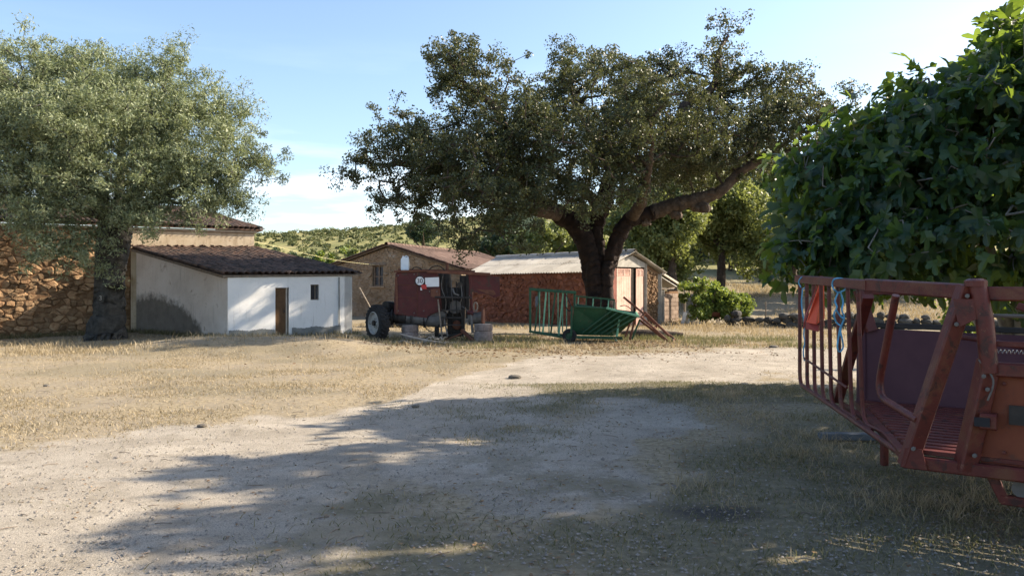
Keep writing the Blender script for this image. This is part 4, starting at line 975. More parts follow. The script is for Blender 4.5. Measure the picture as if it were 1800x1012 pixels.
def bush(px, d, top, rpx, label, lmat, seed, tips=90, per=90, lsize=.15, ry=None):
    x = (px-CX)/FPX*d; zg = G(x, d); k = d/FPX; zt = EYE-(top-CY)*k; rr = rpx*k; h = zt-zg; rg = random.Random(seed)
    bl = []
    for i in range(13):
        a = rg.uniform(0, 6.28); q = rg.uniform(.2, .75); s_ = rg.uniform(.35, .55)
        s_ *= rg.choice((1, .8, .55)); q = q*1.25 if s_ < .3 else q
        bl.append((x+math.cos(a)*rr*q, d+math.sin(a)*rr*q*.7, zg+h*rg.uniform(.2, .85 if s_ < .35 else .66), rr*s_, rr*s_*.8, h*.28))
    b = Vector((x, d, zg))
    lm = [dict(pts=[b+Z(-.1), b+Vector((math.cos(i*1.3)*rr*.3, math.sin(i*1.3)*rr*.3, h*.35)), b+Vector((math.cos(i*1.3)*rr*.5, math.sin(i*1.3)*rr*.5, h*.65))], r=[.05, .035, .015], trunk=0) for i in range(5)]
    return build_tree('bush', b, label, lm, bl, tips, per, .30*max(.7, rr/2), lsize, .65, lmat, M['oakbark'], seed, tip_r=.008, cat='bush', seglen=.5)
bush(1238, 36.5, 482, 56, 'bright green leafy bush beside the lean-to pen', M['bushleaf'], 41, 170, 110, .13)
bush(1290, 36.5, 505, 38, 'smaller green bush at the end of dry stone wall', M['bushleaf'], 42, 110, 100, .12)
bush(540, 58, 432, 42, 'dark green bush seen over the white shed roof', M['darkleaf'], 43, 120, 90, .2)
bush(490, 66, 430, 40, 'dark green bush nearest the ochre house corner', M['darkleaf'], 44, 110, 90, .2)
bush(585, 52, 440, 40, 'yellow green bush between white shed roof and barn', M['bushleaf'], 45, 110, 90, .17)
bush(618, 70, 420, 34, 'olive coloured bush above the barn left slope', M['treeleaf'], 46, 90, 90, .2)
bush(1690, 17, 470, 34, 'bright sunlit sprig bush showing under the fig', M['bushleaf'], 47, 70, 70, .09)

# hillside scrub: one mass of small bushes
rg = np.random.default_rng(12)
n = 5200
yy = 70+230*rg.random(n)**.8; xx = (rg.random(n)*1.5-.62)*yy
keep = fbm(xx, yy, .03, 4)+.25*rg.random(n) > .50
xx, yy = xx[keep], yy[keep]; n = len(xx)
cen = np.stack([xx, yy, gz(xx, yy)], -1); sz = .5+1.1*rg.random(n)**2
per = 46; d = rg.normal(size=(n*per, 3)); d /= np.linalg.norm(d, axis=1, keepdims=True); d[:, 2] = np.abs(d[:, 2])*.9
C_ = np.repeat(cen, per, 0)+d*np.repeat(sz, per)[:, None]*(.6+.45*rg.random((n*per, 1)))
V_, F_, rn = leaf_cloud(C_, 1, .05, .52, .7, rg)
rn = np.repeat(np.clip(np.repeat(rg.random(n), per)*.6+.4*rg.random(n*per), 0, 1), 4)
o = leaves_obj('hillside_scrub', (V_, F_, rn), M['scrub'], None); tag(o, 'low green scrub covering the far hillside', 'scrub', kind='stuff')

# ------------------------------------------------------------------ fig tree
def fig_leaf_geo():
    out = [(0, 0)]
    lob = [(-104, .44), (-76, .40), (-44, .80), (-19, .50), (0, 1.08), (19, .50), (44, .80), (76, .40), (104, .44)]
    pts = [(0, -.02)]
    for i, (a, r_) in enumerate(lob):
        A_ = R(a)
        if r_ > .6:                    # rounded lobe end
            for da, f in ((-15, .80), (-7, .96), (0, 1), (7, .96), (15, .80)): pts.append((math.sin(A_+R(da))*r_*f, math.cos(A_+R(da))*r_*f+.18))
        else: pts.append((math.sin(A_)*r_, math.cos(A_)*r_+.18))
    return [(x*.52, y*.52, 0) for x, y in pts]
FIGO = fig_leaf_geo()
def fig_mesh(seed):
    rg_ = random.Random(seed); cup = rg_.uniform(.3, 1.3); dr = rg_.uniform(.3, 1.5)
    vs_ = [(0, .22, 0)]+[p for p in FIGO]
    vs_ = [(x, y, cup*abs(x)*.55-dr*y*y*.55+rg_.uniform(-.012, .012)) for x, y, z in vs_]
    n = len(vs_)-1
    fs_ = [(0, i, i+1) for i in range(1, n)]+[(0, n, 1)]
    s = len(vs_); vs_ += [(-.008, -.01, 0), (.008, -.01, 0), (.006, -.26, .05), (-.006, -.26, .05)]; fs_.append((s, s+1, s+2, s+3))
    return vs_, fs_
FIGM = [fig_mesh(i) for i in range(6)]
FD = 11.6
def Fp(px, py, off=0): return P(px, py, FD+off)
figb = Vector((8.6, 13.4, G(8.6, 13.4)))
fig = empty('fig_tree', figb, 'big dark green fig tree with broad lobed leaves, behind the red cattle chute', 'tree')
fig_blobs = px_blobs([(1470, 345, 95, 115, .3, 1.1), (1425, 440, 60, 60, .2, .8), (1560, 300, 120, 110, .2, 1.3), (1560, 430, 130, 70, -.2, 1.2), (1700, 250, 130, 140, .3, 1.6), (1700, 420, 130, 80, -.3, 1.3), (1780, 150, 70, 90, .6, 1.1), (1770, 70, 32, 40, .6, .4), (1615, 175, 34, 45, .3, .5), (1500, 245, 50, 45, .3, .6)], FD)
fig_blobs += [(8.2, 12.4, 3.2, 2.2, 2.2, 2.0), (8.8, 12.0, 4.6, 1.7, 2.0, 1.3), (9.6, 9.6, 3.6, 1.6, 1.8, 2.2), (9.8, 9.4, 5.6, 1.3, 1.5, 1.2), (9.4, 7.9, 4.6, 1.2, 1.5, 2.0), (9.6, 6.6, 3.9, 1.1, 1.3, 1.8), (9.9, 6.9, 5.6, 1.0, 1.2, .8), (8.7, 9.9, 6.2, 1.0, 1.0, .9), (9.8, 8.4, 6.3, 1.1, 1.3, 1.1), (10.6, 7.2, 6.3, 1.2, 1.3, 1.3), (10.8, 6.2, 5.6, 1.2, 1.2, 1.4)]
rgf = np.random.default_rng(31)
vol = np.array([b_[3]*b_[5]+b_[4]*b_[5] for b_ in fig_blobs]); pr = vol/vol.sum()
NT = 5400
ch = rgf.choice(len(fig_blobs), NT, p=pr); B = np.array(fig_blobs)[ch]
dd = rgf.normal(size=(NT, 3)); dd /= np.linalg.norm(dd, axis=1, keepdims=True)
tp = B[:, :3]+dd*(.72+.3*rgf.random((NT, 1)))*B[:, 3:6]
ok = tp[:, 2] > 1.45
# keep only the lobes' union surface: drop tips buried deep inside another lobe
FB = np.array(fig_blobs)
dep = np.min(np.sqrt((((tp[:, None, :]-FB[None, :, :3])/FB[None, :, 3:6])**2).sum(2)), axis=1)
ok &= (dep > .35); tp = tp[ok]
for (px, py, r_) in ((1375, 975, .26), (1440, 985, .30), (1490, 960, .2), (1560, 955, .28), (1640, 950, .30), (1720, 940, .28), (1680, 985, .3), (770, 958, .16), (560, 985, .14), (1420, 755, .16), (1445, 840, .18), (1040, 905, .1), (690, 800, .14), (850, 770, .14)):  # fig tips cut along sun rays so flecks reach these ground spots
    d = EYE*FPX/(py-CY); q = np.array(P(px, py, d)); sd = np.array(SDIR); v = tp-q; al = v @ sd
    tp = tp[np.linalg.norm(v-al[:, None]*sd, axis=1) > r_+.16]
# leggy shoots that break the crown's outline
topi = np.argsort(-(tp[:, 2]-.45*tp[:, 0]+rgf.random(len(tp))*2.5))[:420]
sh_ = []
for i in topi[::4]:
    if tp[i][0]/tp[i][1] > .66 or tp[i][2] > 5.0: continue
    o_ = tp[i]-np.array([8.0, 11.8, 2.4]); o_ = o_/np.linalg.norm(o_); up_ = o_*.6+np.array([0, 0, .8])+rgf.normal(size=3)*.25; L3 = .3+.6*rgf.random()
    for q in (.35, .7, 1.0): sh_.append(tp[i]+up_*L3*q)
cut = rgf.random(len(tp)) > .30*(fbm(tp[:, 0]*1.0+tp[:, 2], tp[:, 1]+tp[:, 2]*.7, .9, 15) < .47)*(tp[:, 0]/tp[:, 1] < .68)
tp = np.concatenate([tp[cut], np.array(sh_)])
# crown silhouette: low on the left, climbing in steps to the right
cxl = (tp[:, 0]-3.2)+.15*(12-tp[:, 1]); top_ = np.interp(cxl, [0, 1.0, 1.8, 2.3, 2.75, 3.1, 3.7, 4.1, 8], [2.6, 3.9, 4.4, 4.5, 5.1, 4.6, 5.2, 5.9, 7.6])
tp = tp[(tp[:, 2] < top_) | (tp[:, 0]/tp[:, 1] > .68)]
flimb = []
for (ex, ey, ez) in ((5.3, 11.9, 2.8), (6.4, 12.0, 4.3), (8.4, 12.2, 5.4), (9.7, 9.6, 5.2), (9.5, 7.6, 4.8), (10.2, 8, 6.2), (10.2, 12.4, 4), (7.2, 11.2, 3.2)):
    e_ = Vector((ex, ey, ez)); m1 = figb.lerp(e_, .35)+Z(.35); m2 = figb.lerp(e_, .7)+Z(.2)
    flimb.append(dict(pts=[figb+Z(-.1), m1, m2, e_], r=[.16, .12, .08, .03]))
PA, PR, nfix, ends = grow_tree(flimb, tp, rgf, .5)
for L_ in flimb:
    pts = smooth_path(L_['pts'], 6); r_ = np.interp(np.linspace(0, 1, len(pts)), np.linspace(0, 1, 4), L_['r'])
    V_, F_ = tubes([(np.array([tuple(p) for p in pts]), r_)], 9, .1, 2); obj('stem', raw_mesh('stem', V_, F_), M['figbark'], fig, True)
V_, F_ = tubes(skeleton_mesh(PA, PR, nfix, ends, .007, .4, .06), 5); tag(obj('branches', raw_mesh('branches', V_, F_), M['figbark'], fig, True), kind='stuff')
ce = PA[ends]; cvec = np.array([8.0, 11.5, 2.6])
LC = []
for i, c_ in enumerate(ce):
    outw = Vector(c_-cvec).normalized()
    for k in range(5):
        d_ = Vector(rgf.normal(size=3)); d_ = (d_*.7+outw*.5+Vector((0, 0, -.75))).normalized()
        nr_ = (outw*.75+Vector((0, 0, .5))+Vector(rgf.normal(size=3))*.55); x = d_.cross(nr_).normalized(); nz = x.cross(d_).normalized()
        s_ = .40*(.32+.85*rgf.random()); p = Vector(c_)+d_*.12+Vector(rgf.normal(size=3))*.10
        LC.append((p, x, d_, nz, s_, rgf.random()))
# the leaves that show largest from the yard become parts of their own
def score(q):
    p = q[0]; px = CX+FPX*p.x/p.y; inside = 1300 < px < 1815
    return (p.y+(0 if inside else 50)-q[4]*4)
order = sorted(range(len(LC)), key=lambda i: score(LC[i])); singles = set(order[:300])
fme = []
for (vs_, fs_) in FIGM:
    for rr in (.15, .5, .85):
        me = bpy.data.meshes.new('leaf'); me.from_pydata(vs_, [], fs_); me.materials.append(M['figleaf']); fattr(me, 'rnd', [rr]*len(vs_)); me.update(); fme.append(me)
AV, AF, AR = [], [], []; base = 0
GEO_ = [(np.array(v), np.array(f[:-1]), f[-1]) for v, f in FIGM]
AQ = []
for i, (p, x, d_, nz, s_, rr) in enumerate(LC):
    if i in singles:
        o = bpy.data.objects.new('leaf', fme[(i*7) % len(fme)]); COL.objects.link(o); o.parent = fig
        o.matrix_local = Matrix.Translation(-figb) @ Matrix(((x.x*s_, d_.x*s_, nz.x*s_, p.x), (x.y*s_, d_.y*s_, nz.y*s_, p.y), (x.z*s_, d_.z*s_, nz.z*s_, p.z), (0, 0, 0, 1)))
    else:
        gv, gf, gq = GEO_[i % len(GEO_)]
        mt = np.array([x, d_, nz])*s_
        AV.append(gv @ mt+np.array(p)); AF.append(gf+base); AQ.append(np.array(gq)+base); AR.append(np.full(len(gv), rr)); base += len(gv)
me = raw_mesh('crown', np.concatenate(AV), [np.concatenate(AF), np.array(AQ)]); fattr(me, 'rnd', np.concatenate(AR))
tag(obj('crown', me, M['figleaf'], fig), kind='stuff')

# ------------------------------------------------------------------ old harvester on stumps
hv = empty('old_harvester', (-2.4, 25.3, 0), 'dismantled rusty red harvester with one wheel, propped on wooden stumps', 'harvester')
D0 = 25.0
def prpx(lst, d, th): return MB().prism([P(x, y, d) for x, y in lst], (0, th, 0))
body = prpx([(695, 479), (732, 476), (771, 480), (774, 520), (776, 546), (757, 553), (752, 561), (722, 556), (692, 552), (693, 520)], D0, 1.5).build('hood', M['redmetal'], hv, bevel=.03)
prpx([(694, 490), (698, 485), (700, 550), (696, 551)], D0-.02, .04).build('corner_strip', M['rust'], body)
MB().beam(P(693, 477, D0-.02), P(752, 476, D0-.02), .08, .06).build('top_flange', M['rust'], body)
prpx([(757, 553), (776, 546), (784, 552), (780, 575), (757, 572)], D0+.05, 1.1).build('lower_casing', M['greymetal'], hv, bevel=.02)
sg = MB().lathe(P(738, 493.5, D0-.035), (0, -1, 0), [(-.02, .001), (-.02, .155), (0, .155), (0, .001)], 32).build('speed_sign', M['signwhite'], hv)
MB().lathe(P(738, 493.5, D0-.037), (0, -1, 0), [(0, .132), (0, .155), (.004, .155), (.004, .132), (0, .132)], 32).build('ring', M['signblack'], sg)
def text(body_, loc, size, mat, parent, name='lettering', rot=(R(90), 0, 0), ext=.002):
    cu = bpy.data.curves.new(name, 'FONT'); cu.body = body_; cu.size = size; cu.extrude = ext; cu.align_x = 'CENTER'; cu.align_y = 'CENTER'; cu.materials.append(mat)
    tmp = bpy.data.objects.new(name, cu); COL.objects.link(tmp); dg = bpy.context.evaluated_depsgraph_get()
    me = bpy.data.meshes.new_from_object(tmp.evaluated_get(dg)); bpy.data.objects.remove(tmp)
    m_ = Matrix.Translation(loc) @ Matrix.Rotation(rot[2], 4, 'Z') @ Matrix.Rotation(rot[0], 4, 'X')
    me.transform(m_)
    return obj(name, me, mat, parent)
text('30', P(738, 494, D0-.042), .20, M['signblack'], sg, 'numeral')
pl = prpx([(747, 488), (771.5, 487), (772, 503.5), (748, 504)], D0-.03, .015).build('number_plate', M['signwhite'], hv)
prpx([(740.5, 500), (749.5, 500), (750, 508), (741, 508)], D0-.055, .01).build('red_sticker', M['signred'], hv)
prpx([(739, 505), (742, 505), (742, 510), (739, 510)], D0-.05, .01).build('sticker_edge', M['signwhite'], hv)
MB().beam(P(751, 477, D0-.1), P(862, 482, D0-.1), .07, .09).build('top_beam', M['rust'], hv)
MB().beam(P(700, 474, D0+1.2), P(835, 477, D0+1.2), .06, .07).build('top_beam', M['rust'], hv)
MB().sweep(smooth_path([P(752, 477, D0+.4), P(760, 469, D0+.5), P(773, 468, D0+.5), P(782, 476, D0+.5)], 5), .018, 6).build('hoop', M['blackmetal'], hv)
MB().sweep(smooth_path([P(722, 477, D0+.6), P(728, 470, D0+.6), P(738, 471, D0+.6), P(743, 477, D0+.6)], 5), .018, 6).build('hoop', M['blackmetal'], hv)
# centre frame
for (x, y0, y1) in ((776, 480, 560), (814, 484, 585), (822, 480, 560)): MB().beam(P(x, y0, D0+.3), P(x, y1, D0+.3), .11, .12).build('upright', M['blackmetal'], hv)
MB().boxpx(774, 480, 790, 545, D0+.5, D0+1.3).build('engine_block', M['blackmetal'], hv, bevel=.02)
MB().boxpx(788, 505, 816, 530, D0+.45, D0+1.4).build('engine_block', M['blackmetal'], hv, bevel=.03)
MB().boxpx(808, 484, 824, 540, D0+.6, D0+1.2).build('radiator_housing', M['blackmetal'], hv, bevel=.02)
MB().beam(P(765, 522, D0-.15), P(828, 523, D0-.15), .20, .05).build('platform', M['blackmetal'], hv)
MB().boxpx(786, 548, 816, 588, D0+.4, D0+.9).build('gear_case', M['blackmetal'], hv, bevel=.03)
for k, (x0, y0, x1, y1) in enumerate(((770, 526, 778, 598), (781, 562, 787, 590))): MB().beam(P(x0, y0, D0-.2), P(x1, y1, D0-.2), .045, .09).build('ladder_rail', M['greymetal'] if k else M['wood'], hv)
for y in (545, 558, 571): MB().beam(P(776, y, D0-.18), P(812, y, D0-.18), .16, .03).build('step', M['blackmetal'], hv)
MB().sweep(smooth_path([P(796, 507, D0+.1), P(799, 516, D0), P(806, 519, D0+.1)], 4), .03, 7).build('hose', M['greymetal'], hv)
MB().sweep(smooth_path([P(812, 538, D0), P(820, 544, D0-.1), P(826, 552, D0)], 4), .015, 6).build('lever', M['greymetal'], hv)
MB().lathe(P(808, 501, D0+.2), (.4, -.8, 0), [(0, .001), (.02, .10), (.04, .10), (.05, .001)], 18).build('pulley', M['blackmetal'], hv)
# axle, left and right
ax = MB().cyl(P(716, 558, D0+.25), P(778, 565, D0+.15), .21, .20, 22).build('axle_tube', M['greymetal'], hv, smooth=True)
MB().lathe(P(722, 560, D0+.25), (1, 0, 0), [(0, .001), (0, .27), (.08, .27), (.08, .2)], 26).build('flange', M['blackmetal'], ax)
MB().lathe(P(745, 563, D0+.2), (1, 0, 0), [(0, .2), (0, .225), (.04, .225), (.04, .2)], 26).build('band', M['blackmetal'], ax)
MB().cyl(P(680, 556, D0+.35), P(716, 558, D0+.25), .15, .24, 20).build('hub_reduction', M['blackmetal'], hv, smooth=True)
for k in range(4): MB().lathe(P(688+k*7, 556.5, D0+.3), (1, 0, 0), [(0, .15), (.01, .25-.02*(k % 2)), (.06, .25-.02*(k % 2)), (.07, .15)], 22).build('hub_ring', M['blackmetal'], hv)
wc = P(663.5, 567.5, 25.15); wa = Vector((-.80, -.60, 0))
wh = MB().lathe(wc, wa, [(-.15, .36), (-.17, .42), (-.155, .52), (-.10, .565), (.10, .565), (.155, .52), (.17, .42), (.15, .36), (-.15, .36)], 40).build('wheel', M['rubber'], hv, smooth=True)
rim = MB().lathe(wc, wa, [(.15, .365), (.16, .34), (.07, .31), (.05, .16), (.10, .13), (.10, .001)], 36).build('rim', M['rim'], wh, smooth=True)
MB().lathe(wc+wa*.10, wa, [(0, .09), (.06, .085), (.07, .05), (.07, .001)], 20).build('hub', M['blackmetal'], wh, smooth=True)
tr_ = MB(); a_ = wa.orthogonal().normalized(); b_ = wa.cross(a_)
for k in range(26):
    th = k*2*math.pi/26
    for sd in (-1, 1):
        r1 = a_*math.cos(th+sd*.06)+b_*math.sin(th+sd*.06); r2 = a_*math.cos(th+.13+sd*.06)+b_*math.sin(th+.13+sd*.06)
        tr_.beam(wc+r1*.572+wa*(.01*sd), wc+r2*.558+wa*(.145*sd), .05, .035)
tr_.build('tread', M['rubber'], wh)
MB().lathe(P(684, 541, 25.5), (-.7, -.7, 0), [(-.14, .001), (-.14, .2), (.14, .22), (.14, .001)], 20).build('brake_drum', M['blackmetal'], hv)
# right hand panel and axle stub
prpx([(826, 481), (878, 486), (879, 520), (868, 523), (858, 517), (842, 516), (832, 512), (824, 520)], D0+.1, .05).build('side_panel', M['redmetal'], hv)
prpx([(838, 508), (868, 510), (872, 517), (866, 519), (853, 515)], D0+.085, .012).build('rust_edge', M['rust'], hv)
MB().beam(P(826, 483, D0+.12), P(830, 556, D0+.15), .08, .08).build('upright', M['redmetal'], hv)
MB().cyl(P(824, 560, D0), P(850, 557, D0-.05), .19, .17, 20).build('axle_stub', M['greymetal'], hv, smooth=True)
MB().lathe(P(848, 557, D0-.05), (1, -.1, 0), [(0, .001), (0, .28), (.05, .29), (.06, .2), (.06, .001)], 26).build('hub_flange', M['rust'], hv)
MB().sweep([P(836, 539, D0-.2)+Vector((math.sin(a)*.06, 0, math.cos(a)*.14)) for a in np.linspace(0, 2*math.pi, 17)], .025, 7).build('lifting_eye', M['wood'], hv)
MB().cyl(P(828, 551, D0-.2), P(831, 585, D0-.25), .045, n=9).build('hydraulic_ram', M['greymetal'], hv)
MB().cyl(P(822, 548, D0-.18), P(832, 551, D0-.2), .07, n=10).build('ram_head', M['redmetal'], hv)
MB().beam(P(812, 580, D0-.1), P(842, 607, D0-.5), .12, .09).build('drawbar', M['rust'], hv)
MB().beam(P(770, 590, D0), P(815, 588, D0), .1, .1).build('crossbar', M['blackmetal'], hv)
for (x, y) in ((768, 583), (790, 592)): MB().lathe(P(x, y, D0+.2), (1, 0, 0), [(-.06, .001), (-.06, .16), (.06, .16), (.06, .001)], 18).build('gear_case', M['blackmetal'], hv)
for y in (500, 522): MB().beam(P(697, y, D0-.012), P(734, y+1, D0-.012), .012, .012).build('panel_seam', M['rust'], hv)
MB().beam(P(734, 479, D0-.012), P(733, 556, D0-.012), .012, .02).build('panel_seam', M['rust'], hv)
prpx([(757, 508), (773, 507), (774, 520), (766, 523), (757, 521)], D0-.02, .03).build('patch_plate', M['rust'], hv)
for (x, y) in ((700, 484), (728, 482), (700, 546), (728, 550), (755, 512), (768, 512), (745, 546)): MB().lathe(P(x, y, D0-.005), (0, -1, 0), [(-.02, .022), (.02, .022), (.024, .001)], 6).build('bolt', M['greymetal'], hv)
for i in range(9):
    th_ = i*2*math.pi/9; c0 = P(722, 560, D0+.25)+Vector((.09, math.cos(th_)*.235, math.sin(th_)*.235)); MB().cyl(c0, c0+Vector((.03, 0, 0)), .02, n=6).build('bolt', M['greymetal'], ax)
for i in range(6):
    th_ = i*2*math.pi/6; c0 = wc+wa*.07+(a_*math.cos(th_)+b_*math.sin(th_))*.125; MB().cyl(c0, c0+wa*.04, .016, n=6).build('wheel_nut', M['blackmetal'], wh)
MB().lathe(P(800, 540, D0+.3), (0, -1, 0), [(0, .001), (0, .20), (.03, .22), (.06, .20), (.06, .001)], 24).build('pulley', M['greymetal'], hv)
MB().lathe(P(803, 571, D0+.35), (0, -1, 0), [(0, .001), (0, .13), (.03, .15), (.06, .13), (.06, .001)], 22).build('pulley', M['rust'], hv)
for k in (-1, 1): MB().beam(P(800, 540, D0+.25)+Vector((.20*k, 0, 0)), P(803, 571, D0+.3)+Vector((.13*k, 0, 0)), .02, .05).build('drive_belt', M['rubber'], hv)
for k in range(5):
    q = [P(778+k*8, 486+k*3, D0+.2), P(776+k*9, 505+k*4, D0+.05), P(784+k*6, 530+k*2, D0+.05), P(780+k*8, 556, D0+.2)]
    MB().sweep(smooth_path(q, 5), .014+.004*(k % 2), 6).build('hose', M['rubber'] if k % 2 else M['greymetal'], hv)
MB().cyl(P(786, 484, D0+.9), P(786, 462, D0+.9), .05, n=12).build('exhaust_pipe', M['rust'], hv)
MB().cyl(P(745, 568, D0+.1), P(700, 571, D0-.05), .03, n=8).build('tie_rod', M['blackmetal'], hv)
MB().cyl(P(778, 600, D0-.2), P(812, 586, D0-.1), .03, n=8).build('tie_rod', M['rust'], hv)
MB().sweep(smooth_path([P(753, 555, D0-.02), P(748, 575, D0-.08), P(762, 583, D0-.05), P(772, 570, D0)], 6), .016, 6).build('hose', M['rubber'], hv)
# white jerrycan on the hood
jc = P(712, 476, D0+.5); jc = Vector((jc.x, jc.y, P(712, 477, D0).z+.05))
jr = empty('white_jerrycan', jc, 'white plastic jerrycan standing on the old harvester', 'jerrycan')
bm_ = MB(); bm_.prism([jc+Vector((x, -.09, z)) for x, z in [(-.125, 0), (.125, 0), (.13, .30), (.12, .37), (.05, .42), (-.06, .42), (-.12, .37), (-.13, .30)]], (0, .18, 0)); bm_.build('body', M['plastic'], jr, bevel=.015)
MB().cyl(jc+Vector((-.06, 0, .40)), jc+Vector((-.06, 0, .455)), .03, n=12).build('cap', M['signwhite'], jr)
MB().sweep(smooth_path([jc+Vector((-.01, 0, .40)), jc+Vector((.02, 0, .455)), jc+Vector((.09, 0, .43)), jc+Vector((.11, 0, .37))], 4), .014, 7).build('handle', M['plastic'], jr)
# stumps
def stump(px, ptop, pbot, wpx, d, label, seed):
    k = d/FPX; x = (px-CX)*k; z0 = G(x, d)-.05; zt = EYE-(ptop-CY)*k; r0 = wpx*k/2; rg_ = random.Random(seed)
    root = empty('log_stump', (x, d, z0), label, 'stump', 'stumps propping the harvester')
    n = 26; V_ = []; prof = [(0, 1.12), (.2, 1.02), (.55, .98), (.62, .93), (.66, 1.0), (.95, .98), (1, .95)]
    rv = [1+.07*math.sin(3*a)+.06*rg_.uniform(-1, 1) for a in np.linspace(0, 6.28, n, endpoint=False)]
    for (t_, r_) in prof: V_ += [(x+math.cos(i*6.283/n)*r0*r_*rv[i], d+math.sin(i*6.283/n)*r0*r_*rv[i], z0+(zt-z0)*t_) for i in range(n)]
    F = [(i*n+q, i*n+(q+1) % n, (i+1)*n+(q+1) % n, (i+1)*n+q) for i in range(len(prof)-1) for q in range(n)]
    MB().add(V_, F).build('bark', M['stump'], root)
    MB().lathe((x, d, zt-.012), (0, 0, 1), [(0, r0*.9), (.01, r0*.9), (.016, .001)], n).build('cut_face', M['palewood'], root)
stump(720, 571, 610, 29, 25.05, 'wooden stump under left axle of the harvester, near its wheel', 1)
stump(849, 569, 607, 32, 24.75, 'wooden stump with pale streak under right end of the harvester', 2)

# cut branches in front of the harvester
cb_ = empty('cut_branch', (-2.4, 23.2, G(-2.4, 23.2)), 'pale bare cut branch lying in front of the harvester', 'branch')
rgb = random.Random(3); tw = []
for i in range(11):
    a0_ = Vector((-2.9+rgb.uniform(0, 1.2), 23.3+rgb.uniform(-.3, .3), .05)); dv = Vector((rgb.uniform(-.8, .8), rgb.uniform(-.3, .3), rgb.uniform(.05, .55)))
    tw.append((np.array([tuple(a0_+dv*t_+Vector((0, 0, -.25*t_*t_))+Vector((rgb.gauss(0, .03), 0, rgb.gauss(0, .03)))) for t_ in np.linspace(0, 1, 5)]), np.linspace(.026, .007, 5)))
V_, F_ = tubes(tw, 6); obj('twigs', raw_mesh('twigs', V_, F_), M['deadwood'], cb_, True)
V_, F_ = tubes([(np.array([(-3.3, 23.4, .30), (-2.9, 23.3, .20), (-2.4, 23.2, .10), (-1.9, 23.0, .04)]), np.array([.02, .035, .04, .03]))], 7); obj('stem', raw_mesh('stem', V_, F_), M['deadwood'], cb_, True)

# ------------------------------------------------------------------ green hay trailer
gt = empty('green_feed_trailer', (2.6, 24.7, 0), 'tipped green metal feed trailer with barred rack and hopper, under the cork oak', 'trailer')
E = 24.6
for (x0, y0, x1, y1, s_) in ((930, 508, 1013, 514, .09), (930, 582, 998, 594, .07)): MB().beam(P(x0, y0, E), P(x1, y1, E-.1), s_, s_).build('rack_rail', M['green'], gt)
for x, yt, yb in ((932, 508, 582), (1010, 514, 590)): MB().beam(P(x, yt, E), P(x, yb, E), .07, .07).build('rack_post', M['green'], gt)
for i, (xt, xb) in enumerate(((947, 940), (960, 954), (976, 968), (990, 982))):
    MB().beam(P(xt, 511+i*1.2, E-.02), P(xb, 585+i*2, E-.02), .05, .04).build('rack_bar', M['palegreen'] if i % 2 else M['green'], gt)
for i, x in enumerate((948.5, 965, 981, 989, 996)):
    MB().beam(P(x, 511, E+.5), P(x, 584, E+.5), .035, .035).build('rack_bar', M['palegreen'], gt)
MB().beam(P(938, 508, E+.5), P(1000, 514, E+.5), .06, .06).build('rack_rail', M['green'], gt)
MB().beam(P(938, 583, E+.5), P(1000, 590, E+.5), .06, .06).build('rack_rail', M['green'], gt)
prpx([(941, 521), (946, 520), (945, 536), (941, 540)], E-.05, .03).build('rag', M['plank'], gt)
# hopper: open trough, wide rim, sloping ribbed flank
r_ = [P(1009, 539, E-.25), P(1066, 542, E-.45), P(1122, 556, E-.6), P(1118, 549, E+.75), P(1012, 534, E+.8)]
bt = [P(1004, 588, E), P(1078, 590, E-.1), P(1086, 588, E+.1), P(1082, 585, E+.6), P(1006, 584, E+.6)]
hop = MB(); n = 5
hop.add(r_+bt, [(i, (i+1) % n, n+(i+1) % n, n+i) for i in range(n)]+[tuple(range(n, 2*n))])
ho = hop.build('hopper', M['green'], gt); sm = ho.modifiers.new('thick', 'SOLIDIFY'); sm.thickness = .03
for i in range(5):
    f = .16+.19*i; a = r_[1].lerp(r_[2], f); b2 = bt[0].lerp(bt[1], .25+.15*i)
    MB().beam(a+Vector((0, -.03, -.03)), b2+Vector((0, -.03, .05)), .05, .04).build('rib', M['green'], gt)
MB().beam(r_[0]+Z(.01), r_[1]+Z(.01), .07, .05).build('rim', M['green'], gt)
MB().beam(r_[1]+Z(.015), r_[2]+Z(.015), .08, .07).build('rim', M['palegreen'], gt)
MB().beam(r_[2], r_[3], .06, .05).build('rim', M['palegreen'], gt)
# rear guard rail over the hopper
MB().beam(P(1010, 520, E+.8), P(1081, 527, E+.8), .05, .05).build('guard_rail', M['green'], gt)
for i, x in enumerate((1012, 1017, 1031, 1043, 1057, 1070, 1080)):
    MB().beam(P(x, 520+(x-1010)*.1, E+.8), P(x-2, 546, E+.8), .035, .035).build('guard_bar', M['palegreen'] if i % 2 else M['green'], gt)
MB().sweep(smooth_path([P(992, 519, E-.1), P(993, 535, E-.12), P(1000, 546, E-.12), P(1004, 541, E-.1), P(1000, 528, E-.1), P(994, 516, E-.1)], 5), .018, 6).build('hose', M['rubber'], gt)
for (x0, y0, x1, y1, m_) in ((1090, 551, 1083, 599, 'palegreen'), (1125, 561, 1111, 596, 'green'), (1005, 538, 1004, 590, 'green'), (1117, 556, 1107, 597, 'rust'), (1108, 565, 1099, 592, 'rust')):
    MB().beam(P(x0, y0, E-.3), P(x1, y1, E-.3), .06, .05).build('leg', M[m_], gt)
MB().beam(P(1002, 592, E-.2), P(1094, 594, E-.3), .09, .09).build('chassis', M['green'], gt)
wz = P(1001, 590, E-.15)
tw_ = MB().lathe(wz, (-.3, -.95, 0), [(-.09, .10), (-.10, .18), (-.05, .22), (.05, .22), (.10, .18), (.09, .10)], 26).build('wheel', M['rubber'], gt, smooth=True)
MB().lathe(wz, (-.3, -.95, 0), [(.08, .11), (.05, .08), (.06, .001)], 20).build('rim', M['green'], tw_)
